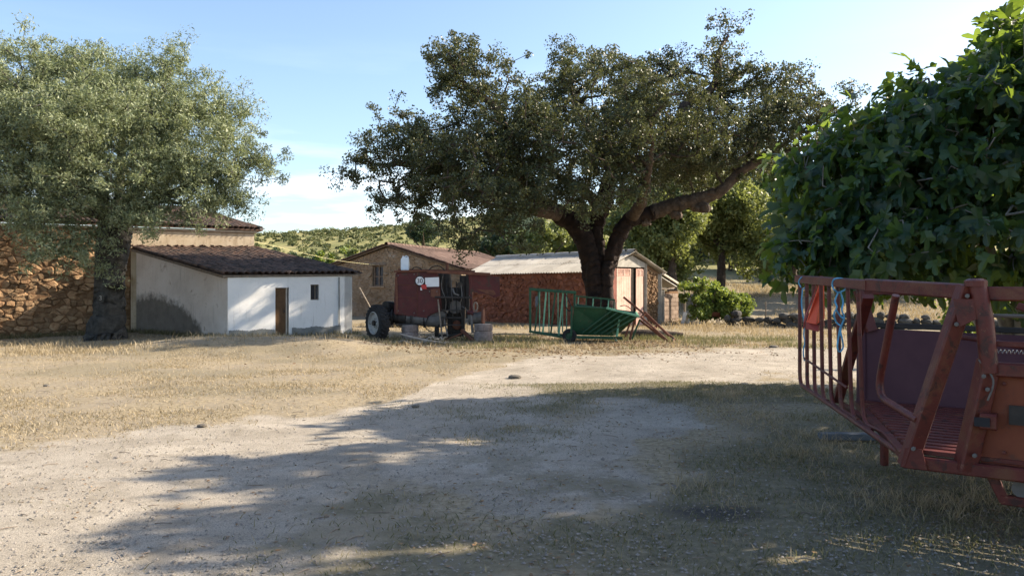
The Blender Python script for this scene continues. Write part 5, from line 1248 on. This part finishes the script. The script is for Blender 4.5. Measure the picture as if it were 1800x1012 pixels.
# rusty drawbar frame: long pairs of rails
for (x0, y0, x1, y1, do) in ((1096, 522, 1188, 598, -.2), (1133, 548, 1176, 590, -.32), (1126, 556, 1178, 603, -.5), (1124, 562, 1172, 599, -.1)):
    MB().beam(P(x0, y0, E+do), P(x1, y1, E+do), .065, .065).build('drawbar_rail', M['rust'], gt)
for (x0, y0, x1, y1) in ((1128, 558, 1134, 549), (1176, 602, 1186, 596), (1150, 577, 1156, 571)): MB().beam(P(x0, y0, E-.4), P(x1, y1, E-.2), .06, .06).build('crosspiece', M['rust'], gt)
MB().beam(P(1182, 592, E-.35), P(1182, 604, E-.35), .05, .05).build('foot', M['blackmetal'], gt)
MB().sweep(smooth_path([P(1090, 538, E+.3), P(1100, 537, E+.25), P(1112, 545, E+.2)], 4), .014, 6).build('hook', M['rust'], gt)
# log on the ground behind it
lg = empty('ground_log', (5.0, 26.2, .1), 'dark log lying on the grass behind the green trailer drawbar', 'log')
V_, F_ = tubes([(np.array([(3.6, 26.4, .1), (4.2, 26.3, .13), (4.9, 26.2, .12), (5.6, 26.1, .1)]), np.array([.12, .15, .14, .10]))], 12, .15, 4); obj('bark', raw_mesh('log', V_, F_), M['oakbark'], lg, True)

# ------------------------------------------------------------------ things by the lean-to
tr0 = P(1214, 549, 36.2); tr1 = P(1264, 550, 36.2)
tro = empty('rusty_trough', (tr0.x, 36.2, 0), 'rusty metal feed trough on legs beside the green bush', 'trough')
MB().prism([Vector((tr0.x, 36.0, 0.53)), Vector((tr1.x, 36.0, .53)), Vector((tr1.x, 36.08, .36)), Vector((tr0.x, 36.08, .36))], (0, .35, 0)).build('basin', M['rust'], tro)
for x in (tr0.x+.04, tr1.x-.04):
    for y in (36.05, 36.4): MB().beam((x, y, -.05), (x, y, .55), .05, .05).build('leg', M['rust'], tro)
MB().beam((tr0.x, 36.0, .54), (tr1.x, 36.0, .54), .05, .05).build('rim', M['rust'], tro)
sp = P(1206, 568, 35.6)
wp = empty('leaning_slab', (sp.x, sp.y, 0), 'white mottled slab leaning on the lean-to post', 'slab')
rgs = random.Random(8)
for k in range(5):
    MB().box((sp.x-.1+k*.11, sp.y+.02*k, .27-.02*k), .16, .05, .62-.05*k, rx=.25, ry=.2+.06*k).build('slab', M['plaster'] if k % 2 else M['signwhite'], wp)
MB().box(P(1223, 570, 35.5)+Z(.02), .42, .2, .16, rz=.1).build('concrete_block', M['concrete'])
o = bpy.data.objects['concrete_block']; tag(o, 'grey concrete block on the grass by the leaning slab', 'block')
# fence post beyond the wall
fp = MB().beam(P(1346, 530, 37)+Z(0), Vector((P(1346, 530, 37).x, 37, -.1)), .05, .05).build('fence_post', M['wood']); tag(fp, 'thin fence post rising behind the dry stone wall', 'post')
# stick leaning by the low wall
st = MB().cyl(Vector((-5.45, 33.2, 0)), P(632, 505, 33.3), .03, .02, 7).build('wooden_stick', M['deadwood']); tag(st, 'pale stick leaning on low wall beside the white shed', 'stick')
# overhead cable from house corner to barn
cp = [P(447, 424, 32.9), P(500, 437, 36), P(560, 451, 39), P(610, 460, 42), P(660, 465.5, 44.6)]
cb2 = MB().sweep(smooth_path(cp, 8), .007, 6).build('overhead_cable', M['cable']); tag(cb2, 'pale cable strung from the house corner to the stone barn', 'cable')
# house number painted on a tin on the olive trunk
np_ = P(177, 524, LD_-.50)
nb_ = MB().box(np_, .22, .012, .24).build('number_tin', M['olivebark']); tag(nb_, 'small tin with a white numeral on the olive trunk', 'number plate')
text('3', np_+Vector((0, -.012, 0)), .2, M['concrete'], nb_, 'numeral')

# ------------------------------------------------------------------ red cattle chute in the foreground
Q0 = Vector((2.63, 5.30, 0)); Q1 = Vector((3.34, 9.25, 0)); Bv = Vector((.8, -.6, 0)); Cv = Vector((.6, .8, 0))
ct = empty('cattle_chute', (Q0.x, Q0.y, 0), 'red painted steel cattle chute with barred wing, slatted floor and solid panels', 'cattle chute')
CM = M['chute']
def K(s, t_, z): return Q0+Bv*s+Cv*t_+Z(z)
def Wg(w_, z): return Q0.lerp(Q1, w_)+Z(z)
def zt(w_): return 1.645+.11*w_
# top rails
MB().beam(Wg(1.04, zt(1.04)), Wg(.24, zt(.24)), .06, .085, .15).build('wing_rail', CM, ct)
MB().beam(Wg(.25, zt(.25)+.001), K(.36, 0, 1.625), .065, .10, .15).build('top_rail', CM, ct)
MB().beam(K(.36, .02, 1.615), K(2.6, .02, 1.60), .06, .09, .15).build('top_rail', CM, ct)
# L shaped bars of the wing
pxs = [1406, 1418, 1430, 1443, 1457, 1472, 1490, 1508]
for i, px in enumerate(pxs):
    k = (px-CX)/FPX; w_ = (Q0.x-Q0.y*k)/(k*(Q1.y-Q0.y)-(Q1.x-Q0.x))
    zb = .54 if i == 0 else .535
    off = Vector((.006*i, 0, .0))
    w_end = .03 if i in (0, 7) else max(.05, w_-.16)
    top = Wg(w_, zt(w_)-.03); low = Wg(w_, zb)+off; end = Wg(w_end, .52+.01*(i % 3))+off+(Vector((.07, 0, .03)) if i == 7 else Vector((0, 0, 0)))
    MB().sweep(bend(top, low, end, .16, 7), .0215-.0006*i, 10).build('bar', CM, ct, smooth=True)
MB().cyl(Wg(.93, .86), Wg(.42, .78), .012, n=7).build('tie_rod', CM, ct)
MB().beam(Wg(.36, 1.58)+Vector((.12, 0, 0)), Wg(.62, .55)+Vector((.10, 0, 0)), .09, .05).build('brace', CM, ct)
MB().sweep(bend(P(1575, 519, 5.62), P(1541, 694, 5.95), P(1614, 739, 5.22), .2, 8), .027, 10).build('bent_bar', CM, ct, smooth=True)
MB().beam(Wg(.60, .535)+Vector((.12, 0, 0)), Wg(.03, .53)+Vector((.10, 0, 0)), .05, .04).build('wing_sill', CM, ct)
# diagonal post, round strut, upright
MB().beam(K(.35, -.01, 1.66), K(.0, -.01, .47), .10, .095, .1, up=(0, 1, 0)).build('diagonal_post', CM, ct)
MB().sweep([K(.405, -.03, 1.685), K(.45, -.04, 1.45), K(.475, -.03, 1.12)], .052, 14).build('strut', CM, ct, smooth=True)
MB().lathe(K(.40, -.03, 1.68), (0, 0, 1), [(-.02, .066), (.015, .066), (.03, .04), (.03, .001)], 18).build('strut_cap', CM, ct)
MB().beam(K(.47, -.005, 1.19), K(.335, -.005, .49), .11, .11, .1, up=(0, 1, 0)).build('upright', CM, ct)
MB().beam(K(.40, -.02, .82)+Vector((.0, -.05, 0)), K(.49, -.02, .82)+Vector((0, -.05, 0)), .10, .10).build('socket', CM, ct)
MB().box(K(.445, -.125, .82), .085, .01, .055, rz=math.atan2(Bv.y, Bv.x)).build('socket_hole_shade', M['dark'], ct)
# front panel (rusty) with rails
MB().prism([K(.42, .03, .54), K(2.6, .03, .54), K(2.6, .03, 1.13), K(.46, .03, 1.13)], Cv*.012).build('front_panel', M['chutepanel'], ct)
MB().beam(K(.44, .0, 1.14), K(2.6, .0, 1.14), .07, .09, .15).build('panel_rail', CM, ct)
MB().beam(K(-.02, .0, .50), K(2.6, .0, .50), .085, .085, .12).build('sill', CM, ct)
for s in (1.15, 1.9): MB().beam(K(s, -.01, .55), K(s, -.01, 1.1), .07, .05).build('stiffener', CM, ct)
MB().box(K(.62, .015, .86), .09, .012, .12, rz=math.atan2(Bv.y, Bv.x)).build('latch_plate', M['blackmetal'], ct)
# spring and rods above the panel
sprg = [K(.50+.75*t_, .12, 1.245)+(Vector((0, 0, math.cos(t_*2*math.pi*34)))+Cv*math.sin(t_*2*math.pi*34))*.012 for t_ in np.linspace(0, 1, 34*8)]
MB().sweep(sprg, .003, 5).build('spring', M['chrome'], ct)
MB().cyl(K(.46, .2, 1.47), K(2.6, .2, 1.46), .012, n=8).build('rod', M['greymetal'], ct)
# floor slats
for i in range(18):
    t_ = .06+i*.128; MB().beam(K(-.365*t_+.02, t_, .565), K(2.6, t_, .565), .075, .03, .1).build('floor_slat', CM, ct)
for s in (.5, 1.6): MB().beam(K(s, .0, .52), K(s, 2.35, .52), .06, .05).build('floor_bearer', CM, ct)
MB().beam(K(-.88, 2.38, .53), K(-.02, .02, .53), .06, .06).build('end_sill', CM, ct)
# far side: purple panel, upper rails, braces
MB().prism([K(-.84, 2.36, .55), K(.62, 2.36, .55), K(.62, 2.36, 1.235), K(-.84, 2.36, 1.265)], Cv*.015).build('far_panel', M['purple'], ct)
MB().prism([K(.66, 2.36, .48), K(2.8, 2.36, .48), K(2.8, 2.36, 1.22), K(.66, 2.36, 1.22)], Cv*.015).build('far_panel', M['purple'], ct)
MB().prism([K(1.05, 2.4, 1.26), K(2.8, 2.4, 1.26), K(2.8, 2.4, 1.60), K(1.05, 2.4, 1.60)], Cv*.015).build('far_panel', M['purple'], ct)
MB().beam(K(-.95, 2.37, 1.30), K(1.1, 2.37, 1.27), .05, .05).build('far_rail', M['blackmetal'], ct)
MB().beam(K(-.86, 2.37, 1.625), K(2.8, 2.37, 1.60), .06, .08).build('far_rail', CM, ct)
MB().beam(K(-.86, 2.34, 1.63), K(-.74, 2.34, 1.24), .10, .05, up=(0, 1, 0)).build('far_brace', CM, ct)
MB().beam(K(-.84, 2.35, 1.25), K(-.84, 2.35, .46), .07, .06).build('far_post', M['purple'], ct)
MB().beam(K(.64, 2.34, 1.62), K(.64, 2.34, .46), .06, .06).build('far_post', CM, ct)
MB().beam(K(1.05, 2.34, 1.62), K(1.0, 2.34, 1.26), .05, .05).build('far_post', M['blackmetal'], ct)
MB().beam(K(.45, 2.2, 1.50), K(1.1, 2.2, 1.25), .06, .06).build('far_brace', CM, ct)
MB().cyl(K(.62, 1.0, 1.22), K(-.05, 2.3, 1.22), .022, n=8).build('cross_tube', CM, ct)
# bolts, weld plates and hinges
for (s, t_, z) in ((.36, -.075, 1.60), (.30, -.075, 1.42), (.05, -.07, .60), (.40, -.075, .60), (.45, -.075, 1.10), (.47, -.075, 1.02)):
    MB().lathe(K(s, t_, z), -Cv, [(-.012, .014), (.012, .014), (.014, .001)], 6).build('bolt', M['greymetal'], ct)
for (s, z) in ((.55, 1.05), (.9, 1.05), (1.3, 1.05), (.55, .62), (.9, .62)): MB().lathe(K(s, .02, z), -Cv, [(-.01, .012), (.012, .012), (.014, .001)], 6).build('rivet', CM, ct)
MB().prism([K(.28, -.064, 1.58), K(.40, -.064, 1.58), K(.42, -.064, 1.46), K(.31, -.064, 1.40)], -Cv*.008).build('gusset', CM, ct)
MB().prism([K(-.03, -.06, .47), K(.13, -.06, .47), K(.10, -.06, .60), K(.0, -.06, .60)], -Cv*.008).build('gusset', CM, ct)
MB().beam(K(.46, .02, 1.30), K(2.6, .02, 1.29), .035, .035).build('middle_rail', CM, ct)
MB().sweep(smooth_path([K(.42, -.06, 1.2), K(.5, -.07, 1.08), K(.47, -.07, .95)], 5), .006, 6).build('chain', M['greymetal'], ct)
# running gear: lower rail, hanger, wheels beyond the frame
MB().beam(K(.47, .06, .48), K(.55, .06, .31), .05, .06).build('hanger', CM, ct)
MB().beam(K(.53, .06, .32), K(2.6, .06, .32), .06, .06, .1).build('axle_rail', CM, ct)
MB().cyl(K(.64, .05, .40), K(.64, .16, .40), .055, n=16).build('roller', M['greymetal'], ct)
for s, t_ in ((1.9, .35), (1.9, 2.05)):
    c_ = K(s, t_, .24)
    w_o = MB().lathe(c_, Cv, [(-.07, .12), (-.08, .20), (-.04, .25), (.04, .25), (.08, .20), (.07, .12), (-.07, .12)], 28).build('wheel', M['rubber'], ct, smooth=True)
    MB().lathe(c_, Cv, [(-.05, .13), (-.03, .001)], 20).build('rim', CM, w_o)
for s, t_ in ((-.6, 2.2), (.1, .2)): MB().beam(K(s, t_, 0.0), K(s, t_, .52), .06, .06).build('prop_leg', CM, ct) if t_ > 1 else None
MB().beam(K(1.9, .2, .26), K(1.9, 2.2, .26), .07, .07).build('axle', CM, ct)

# red tapered plastic guard hanging on the wing
ga = Wg(.78, 1.78)
gr = empty('red_guard', (ga.x-.06, ga.y, 1.1), 'bright red tapered plastic guard hanging from the chute wing', 'guard')
ap0 = P(1443, 488, 8.15); L0 = P(1417, 566, 8.15); M0 = P(1434, 570, 8.05); R0 = P(1450, 520, 8.2); B0 = P(1438, 583, 8.08); LL0 = P(1417, 578, 8.15); RR = P(1448, 560, 8.25)
f1 = MB().add([ap0, L0, M0, P(1447, 492, 8.2), RR], [(0, 1, 2, 4, 3)]).build('panel', M['flag'], gr); sm = f1.modifiers.new('th', 'SOLIDIFY'); sm.thickness = .012
f2 = MB().add([L0, LL0, B0, P(1440, 572, 8.1)], [(0, 1, 2, 3)]).build('hem', M['flagdark'], gr); sm = f2.modifiers.new('th', 'SOLIDIFY'); sm.thickness = .014
f3 = MB().add([ap0+Vector((-.004, .02, 0)), P(1436, 505, 8.3), P(1415, 560, 8.35), LL0+Vector((0, .05, 0)), L0+Vector((-.004, .012, 0))], [(0, 1, 2, 3, 4)]).build('side', M['flagdark'], gr); sm = f3.modifiers.new('th', 'SOLIDIFY'); sm.thickness = .012
f4 = MB().add([P(1440, 572, 8.1), B0, P(1450, 572, 8.3), RR], [(0, 1, 2, 3)]).build('hem', M['flagdark'], gr); sm = f4.modifiers.new('th', 'SOLIDIFY'); sm.thickness = .012
MB().beam(P(1443, 486, 8.17), P(1443, 505, 8.2), .04, .03).build('tab', M['flagdark'], gr)
# blue twine
def twine(name, paths, label):
    root = empty(name, paths[0][0], label, 'twine', 'blue twine on the chute')
    for p in paths: MB().sweep(smooth_path(p, 6), .0075, 6).build('strand', M['twine'], root, smooth=True)
def Tw(lst, d): return [P(x, y, d+.02*math.sin(i*2.1)) for i, (x, y) in enumerate(lst)]
dA, dB = 8.95, 7.15
twine('blue_twine', [Tw([(1408, 505), (1404, 496), (1408, 488), (1416, 487), (1420, 494), (1416, 504), (1411, 508)], dA), Tw([(1411, 507), (1409, 530), (1411, 552), (1414, 566), (1413, 574)], dA), Tw([(1414, 507), (1419, 520), (1420, 540), (1415, 566)], dA), Tw([(1414, 574), (1413, 590), (1415, 600), (1412, 618), (1414, 634)], dA)], 'blue twine looped at far end of the chute rail')
twine('blue_twine', [Tw([(1466, 510), (1463, 500), (1466, 491), (1476, 489), (1486, 491)], dB-.05), Tw([(1466, 508), (1473, 514), (1482, 511), (1486, 507)], dB-.05), Tw([(1474, 513), (1468, 528), (1471, 540), (1466, 552), (1470, 566), (1479, 573)], dB-.05), Tw([(1477, 513), (1482, 530), (1480, 545), (1484, 558), (1479, 573), (1477, 590)], dB-.05), Tw([(1477, 575), (1474, 592), (1472, 610), (1476, 618), (1482, 610), (1480, 594), (1477, 580)], dB-.05), Tw([(1470, 545), (1478, 556), (1485, 560)], dB-.06)], 'knotted blue twine hanging nearer along the chute rail')
# plank on the ground by the chute
pk = MB().box((3.62, 8.55, .06), .62, .14, .07, rz=-.04).build('loose_plank', M['plank'], bevel=.008); tag(pk, 'blue grey plank lying on the ground under the chute wing', 'plank')

# ------------------------------------------------------------------ ground cover: grass, litter, pebbles
def blades(n, xr_, yr_, dens, hgt, wid, mat, name, label, seed, bend_=.5, tuft=0):
    rg = np.random.default_rng(seed); x = rg.uniform(*xr_, n); y = yr_[0]+(yr_[1]-yr_[0])*rg.random(n)
    keep = rg.random(n) < dens(x, y); x, y = x[keep], y[keep]
    if tuft:
        x = np.repeat(x, tuft)+rg.normal(size=len(x)*tuft)*.05; y = np.repeat(y, tuft)+rg.normal(size=len(y)*tuft)*.05
    n = len(x); z = gz(x, y)-.01
    h = hgt*(.4+1.0*rg.random(n)**1.6); a = rg.uniform(0, 6.28, n); dx, dy = np.cos(a), np.sin(a); ln = bend_*h*(.3+rg.random(n)*1.4)
    w2 = wid*(.6+.8*rg.random(n))/2; f = rg.uniform(0, 6.28, n); fx, fy = np.cos(f)*w2, np.sin(f)*w2
    b0 = np.stack([x-fx, y-fy, z], -1); b1 = np.stack([x+fx, y+fy, z], -1)
    m0 = np.stack([x+dx*ln*.35-fx*.8, y+dy*ln*.35-fy*.8, z+h*.6], -1); m1 = np.stack([x+dx*ln*.35+fx*.8, y+dy*ln*.35+fy*.8, z+h*.6], -1)
    tp_ = np.stack([x+dx*ln, y+dy*ln, z+h], -1)
    V_ = np.stack([b0, b1, m1, m0, tp_], 1).reshape(-1, 3); i5 = np.arange(n)[:, None]*5
    me = raw_mesh(name, V_, [i5+np.array([[0, 1, 2, 3]]), i5+np.array([[3, 2, 4]])])
    fattr(me, 'rnd', np.repeat(np.clip(.7*rg.random(n)+.3*fbm(x, y, 1.2, seed), 0, 1), 5))
    tag(obj(name, me, mat), label, 'grass', kind='stuff')
fr = lambda x, y: np.abs(x) < .68*y+.6
tmsk = lambda x, y: 1-track_mask(x, y)
blades(520000, (-17, 14), (8, 27), lambda x, y: fr(x, y)*(tmsk(x, y)*(.08+.92*sstep(.42, .66, fbm(x, y, .7, 40)))*(1.15-y/40)), .045, .010, M['straw'], 'dry_grass', 'short dry straw coloured grass in front of the sheds', 51, .9)
blades(60000, (-17, 16), (19, 36), lambda x, y: fr(x, y)*tmsk(x, y)*sstep(.5, .65, fbm(x, y, .4, 43)), .14, .016, M['straw'], 'tall_dry_grass', 'taller dry grass along the foot of sheds and trailer', 52, .6)
def nearm(x, y): return fr(x, y)*np.clip(sstep(.46, .66, fbm(x, y, .55, 9))*sstep(-2.5, .6, x)*.5+sstep(1.6, 3.2, x)*.55*sstep(.42, .62, fbm(x, y, .9, 77)), 0, 1)
blades(230000, (-3.2, 10), (3.6, 14), lambda x, y: nearm(x, y), .05, .006, M['greengrass'], 'shaded_grass', 'sparse grey green grass around the cattle chute', 53, 1.1)
blades(5200, (0.5, 9), (3.8, 13), lambda x, y: nearm(x, y)*sstep(.5, .7, fbm(x, y, 1.5, 78)), .12, .005, M['straw'], 'grass_tufts', 'dry grass tufts near the cattle chute', 54, .9, tuft=14)
blades(70000, (-12, 5), (4, 13), lambda x, y: fr(x, y)*sstep(.46, .66, fbm(x, y, 1.1, 61))*(.25+.6*sstep(-3, 1, x)), .028, .006, M['greengrass'], 'track_grass', 'thin grass wisps scattered over the sandy track', 55, 1.3)
blades(30000, (-6, 9), (21.5, 26), lambda x, y: sstep(.42, .62, fbm(x, y, .9, 47)), .17, .012, M['greengrass'], 'weeds', 'weeds growing round the harvester and green trailer', 56, .5)
blades(60000, (6, 34), (33, 60), lambda x, y: fr(x, y)*(y > 32)*sstep(.3, .6, fbm(x, y, .3, 49)), .22, .03, M['straw'], 'field_grass', 'dry grass in the field beyond the stone wall', 57, .6)
# litter
rg = np.random.default_rng(71); n = 15000
y = 3.8+22*rg.random(n)**1.4; x = (rg.random(n)*2-1)*(.66*y+.3)
keep = rg.random(n) < np.clip(sstep(.42, .7, fbm(x, y, .6, 81))+.15, 0, 1)*(.22+.78*sstep(-1, 1.5, x)); x, y = x[keep], y[keep]
V_, F_, rn = leaf_cloud(np.stack([x, y, gz(x, y)+.008], -1), 1, 0.0, .04, .6, rg)
V_[:, 2] = np.repeat(gz(x, y)+.006, 4)+(V_[:, 2]-np.repeat(gz(x, y)+.008, 4))*.25+.004
tag(leaves_obj('leaf_litter', (V_, F_, rn), M['litter'], None), 'brown fallen leaves strewn over the track', 'leaf litter', kind='stuff')
n = 9000; x = rg.normal(1.5, 3.4, n); y = rg.normal(23.6, 2.2, n); keep = (y < 33) & (rg.random(n) < sstep(.36, .6, fbm(x, y, .8, 88))); x, y = x[keep], y[keep]
V_, F_, rn = leaf_cloud(np.stack([x, y, gz(x, y)+.012], -1), 1, 0.0, .085, .6, rg); V_[:, 2] = np.repeat(gz(x, y)+.016, 4)+(V_[:, 2]-np.repeat(gz(x, y)+.012, 4))*.4
tag(leaves_obj('oak_litter', (V_, F_, rn*.6), M['litter'], None), 'reddish brown oak leaf litter under the big tree', 'leaf litter', kind='stuff')
# pebbles: squashed octahedra
n = 42000; y = 3.6+16*rg.random(n)**1.7; x = (rg.random(n)*2-1)*(.66*y+.3); s_ = .004+.012*rg.random(n)**3
s_ = np.where(rg.random(n) < .0012, s_*2.2, s_)
c_ = np.stack([x, y, gz(x, y)+s_*.3], -1); oc = np.array([(1, 0, 0), (0, 1, 0), (-1, 0, 0), (0, -1, 0), (0, 0, .7), (0, 0, -.7)], float)
V_ = c_[:, None, :]+oc[None]*s_[:, None, None]*(.7+.6*rg.random((n, 6, 1)))
fo_ = np.array([(0, 1, 4), (1, 2, 4), (2, 3, 4), (3, 0, 4)]); F_ = (np.arange(n)[:, None, None]*6+fo_[None]).reshape(-1, 3)
tag(obj('gravel', raw_mesh('gravel', V_.reshape(-1, 3), F_), M['pebble']), 'fine gravel scattered over the sandy track', 'gravel', kind='stuff')
# dry twigs on the ground
n = 420; y = 4+13*rg.random(n)**1.3; x = (rg.random(n)*2-1)*(.66*y+.2); a = rg.uniform(0, 6.28, n); L3 = .02+.07*rg.random(n)**2; chn = []
for i in range(n):
    dx_, dy_ = math.cos(a[i])*L3[i], math.sin(a[i])*L3[i]; z0 = G(x[i], y[i])+.008
    chn.append((np.array([(x[i]-dx_, y[i]-dy_, z0), (x[i]+rg.normal()*.008, y[i]+rg.normal()*.008, z0+.006), (x[i]+dx_, y[i]+dy_, z0+.002)]), np.array([.0035, .0035, .002])))
V_, F_ = tubes(chn, 4); tag(obj('twig_litter', raw_mesh('twig_litter', V_, F_), M['wood']), 'dry twigs strewn over the track', 'twigs', kind='stuff')
def footm(x, y):
    d1 = np.abs((x-S0.x)*NS.x+(y-S0.y)*NS.y); on1 = ((x-S0.x)*US.x+(y-S0.y)*US.y > -.5) & ((x-S0.x)*US.x+(y-S0.y)*US.y < LS+.3)
    d2 = np.abs((x-H1.x)*NH.x+(y-H1.y)*NH.y); on2 = x < -13.5
    d3 = np.abs((x-S0.x)*NG.x+(y-S0.y)*NG.y); on3 = (x < S0.x) & (x > -14)
    return np.clip((d1 < .5)*on1*.5+(d2 < .7)*on2+(d3 < .5)*on3*.8, 0, 1)
blades(60000, (-20, -5), (24, 32), footm, .17, .014, M['greengrass'], 'wall_foot_weeds', 'weeds along the foot of house and white shed', 58, .5)
blades(5200, (-14, 12), (9, 26), lambda x, y: fr(x, y)*tmsk(x, y)*sstep(.45, .6, fbm(x, y, .9, 44))*.5, .20, .007, M['straw'], 'dried_stalks', 'thin dried stalks standing in the short grass', 59, .5)
# a few clods and dung lumps on the track
for k, (px, py) in enumerate(((82, 677), (730, 716), (1360, 612), (355, 752), (905, 662))):
    d = EYE*FPX/(py-CY); p = P(px, py, d); o = bpy.data.objects.new('clod', STV[k % 10].copy()); o.data.materials.clear(); o.data.materials.append(M['damp']); COL.objects.link(o)
    o.location = (p.x, p.y, G(p.x, p.y)+.02); s_ = .10 if d < 14 else .22; o.scale = (s_*1.3, s_, s_*.55)
    tag(o, ['dark clod on the dry grass, far left', 'dark clod at the edge where grass meets track', 'dark clod on the grass before the stone wall', 'small dark clod on the near left track', 'small dark clod in the middle of the bright track'][k], 'clod')
